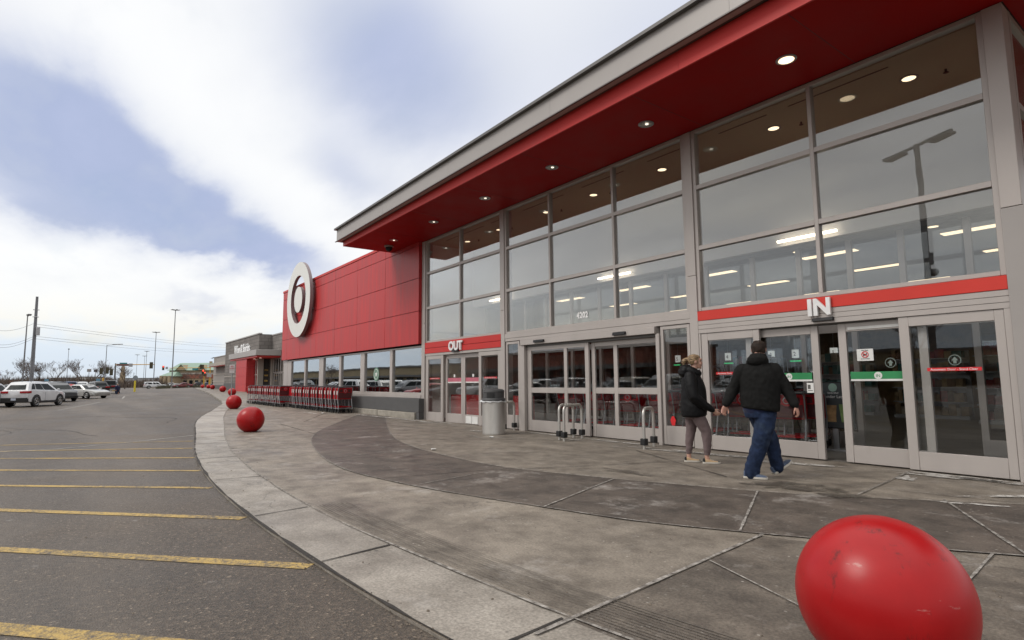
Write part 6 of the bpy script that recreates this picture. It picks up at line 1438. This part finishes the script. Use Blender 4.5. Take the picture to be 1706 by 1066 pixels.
# ------------------------------------------------------------------ sky, sun, camera
W = bpy.data.worlds.new('World'); sc.world = W; W.use_nodes = True
nt = W.node_tree; bg = nt.nodes['Background']
sky = nt.nodes.new('ShaderNodeTexSky'); sky.sky_type = 'NISHITA'; sky.sun_disc = False
SUN_EL, SUN_AZ = R(47), R(248)      # azimuth measured from +x, counter clockwise: light from behind the camera, left
sd = Vector((math.cos(SUN_EL)*math.cos(SUN_AZ), math.cos(SUN_EL)*math.sin(SUN_AZ), math.sin(SUN_EL)))
sky.sun_elevation = SUN_EL; sky.sun_rotation = math.atan2(sd.x, sd.y)
sky.air_density = 1.0; sky.dust_density = 2.0; sky.ozone_density = 1.5
tc = nt.nodes.new('ShaderNodeTexCoord'); sep = nt.nodes.new('ShaderNodeSeparateXYZ'); L(nt, tc.outputs['Generated'], sep.inputs[0])
X, Y, Z = sep.outputs
az = math_n(nt, 'MULTIPLY', math_n(nt, 'ARCTAN2', Y, math_n(nt, 'MULTIPLY', X, -1.0)), 180/math.pi)
el = math_n(nt, 'MULTIPLY', math_n(nt, 'ARCSINE', Z), 180/math.pi)
den = math_n(nt, 'ADD', math_n(nt, 'MAXIMUM', Z, 0.0), .16)
cmb = nt.nodes.new('ShaderNodeCombineXYZ'); L(nt, math_n(nt, 'DIVIDE', X, den), cmb.inputs[0]); L(nt, math_n(nt, 'DIVIDE', Y, den), cmb.inputs[1])
rot = nt.nodes.new('ShaderNodeMapping'); rot.inputs['Rotation'].default_value = (0,0,R(28)); rot.inputs['Scale'].default_value = (.55,1.0,1); L(nt, cmb.outputs[0], rot.inputs['Vector'])
n1 = noise_n(nt, 1.1, 7, .55, rot.outputs[0]); n2 = noise_n(nt, 3.4, 6, .55, rot.outputs[0])
# warp the direction a little so that the cloud masses keep soft ragged rims
wa = math_n(nt, 'ADD', az, math_n(nt, 'MULTIPLY', math_n(nt, 'SUBTRACT', n1, .5), 14)); we = math_n(nt, 'ADD', el, math_n(nt, 'MULTIPLY', math_n(nt, 'SUBTRACT', n2, .5), 7))
def blob(a0, e0, ra, re, amp, tilt=0):
    da = math_n(nt, 'SUBTRACT', wa, a0); de = math_n(nt, 'SUBTRACT', we, e0); c, s = math.cos(R(tilt)), math.sin(R(tilt))
    u = math_n(nt, 'ADD', math_n(nt, 'MULTIPLY', da, c/ra), math_n(nt, 'MULTIPLY', de, s/ra)); v = math_n(nt, 'ADD', math_n(nt, 'MULTIPLY', da, -s/re), math_n(nt, 'MULTIPLY', de, c/re))
    q = math_n(nt, 'ADD', math_n(nt, 'MULTIPLY', u, u), math_n(nt, 'MULTIPLY', v, v))
    return math_n(nt, 'MULTIPLY', math_n(nt, 'EXPONENT', math_n(nt, 'MULTIPLY', q, -1.0)), amp)
dark = None
for b in ((-4.5,21.5,5.5,3.2,1.0,-25),(1.5,18.2,6.5,2.6,.95,-35),(9.5,13.0,7,1.9,.95,-28),(0,15.5,9,3.2,.62,-12),(3,13.0,11,1.0,.35,-8),(25,30,12,8,1.0,-20),(-2,17,8,5,.45,-20),(7,15.5,8,3,.35,-25),(21,19.5,3.6,2.3,.42,-30),(9,6.6,3.2,.9,.45,-10),(16,11.2,5,1.6,.55,-10),
          (-30,20,18,9,.7,10),(60,28,22,14,.6,0)):
    q = blob(*b); dark = q if dark is None else math_n(nt, 'ADD', dark, q)
fr = math_n(nt, 'SMOOTH_MIN', dark, 1.0)
# rest of the heaven: broken grey cloud behind the camera
back = ramp(nt, n1, [(.30, (.92,.90,.87)), (.48, (.66,.66,.67)), (.62, (.84,.81,.76)), (.78, (1.08,1.03,.94))])
front = mixc(nt, ramp(nt, n2, [(.3, (0,0,0)), (.8, (.35,)*3)]), (.80,.80,.79), (.64,.655,.69))
isf = ramp(nt, math_n(nt, 'DIVIDE', math_n(nt, 'SUBTRACT', Y, math_n(nt, 'MULTIPLY', X, 1.0)), 1.4), [(.36, (0,0,0)), (.60, (1,1,1))])
c = mixc(nt, isf, back, front)
dk = mixc(nt, ramp(nt, n2, [(.3, (0,0,0)), (.7, (1,1,1))]), (.29,.345,.535), (.39,.435,.56))
hasf = math_n(nt, 'MULTIPLY', math_n(nt, 'MINIMUM', math_n(nt, 'MULTIPLY', fr, math_n(nt, 'ADD', .62, math_n(nt, 'MULTIPLY', n2, .75))), 1.0), isf, True)
c = mixc(nt, hasf, c, dk)
# creamy band and pale blue close to the horizon
hz_ = ramp(nt, math_n(nt, 'DIVIDE', el, 14.0), [(0, (1,1,1)), (.16, (.9,)*3), (.42, (.35,)*3), (.8, (0,0,0))])
hcol = ramp(nt, math_n(nt, 'DIVIDE', we, 9.0), [(0, (.48,.56,.65)), (.36, (.45,.56,.69)), (.58, (.70,.67,.57)), (.9, (.76,.75,.70))])
c = mixc(nt, math_n(nt, 'MULTIPLY', hz_, .75), c, hcol)
zen = ramp(nt, Z, [(.60, (0,0,0)), (.85, (1,1,1))]); c = mixc(nt, zen, c, (1.35,1.33,1.30))
# real blue between the clouds comes from the sky model
skc = nt.nodes.new('ShaderNodeVectorMath'); skc.operation = 'SCALE'; L(nt, sky.outputs[0], skc.inputs[0]); skc.inputs['Scale'].default_value = 1.0
cl = nt.nodes.new('ShaderNodeVectorMath'); cl.operation = 'SCALE'; L(nt, c, cl.inputs[0]); cl.inputs['Scale'].default_value = 1/.1
gap = ramp(nt, n1, [(.25, (.4,)*3), (.42, (.06,)*3)])
fin = mixc(nt, gap, cl.outputs[0], skc.outputs[0]); L(nt, fin, bg.inputs['Color']); bg.inputs['Strength'].default_value = .1
sl = bpy.data.lights.new('sun', 'SUN'); sl.energy = 1.15; sl.angle = R(22); sl.color = (1,.95,.88)
so = bpy.data.objects.new('sun', sl); COL.objects.link(so); so.rotation_euler = (-sd).to_track_quat('-Z', 'Y').to_euler(); so.location = (-30,-30,40)

cd = bpy.data.cameras.new('camera'); co = bpy.data.objects.new('camera', cd); COL.objects.link(co)
cd.sensor_fit = 'HORIZONTAL'; cd.sensor_width = 36; cd.lens = CAM_F/1706*36; cd.clip_start = .05; cd.clip_end = 9000
mx = Matrix((( cr.x, cu.x, -cf.x, 0), (cr.y, cu.y, -cf.y, 0), (cr.z, cu.z, -cf.z, CAM_H), (0,0,0,1)))
co.matrix_world = mx; sc.camera = co
sc.view_settings.view_transform = 'Standard'; sc.view_settings.look = 'None'; sc.view_settings.gamma = 1; sc.view_settings.exposure = 0.42
sc.cycles.max_bounces = 8; sc.cycles.transparent_max_bounces = 16; sc.cycles.use_denoising = True; sc.cycles.caustics_reflective = False; sc.cycles.caustics_refractive = False
sc.cycles.sample_clamp_indirect = 6
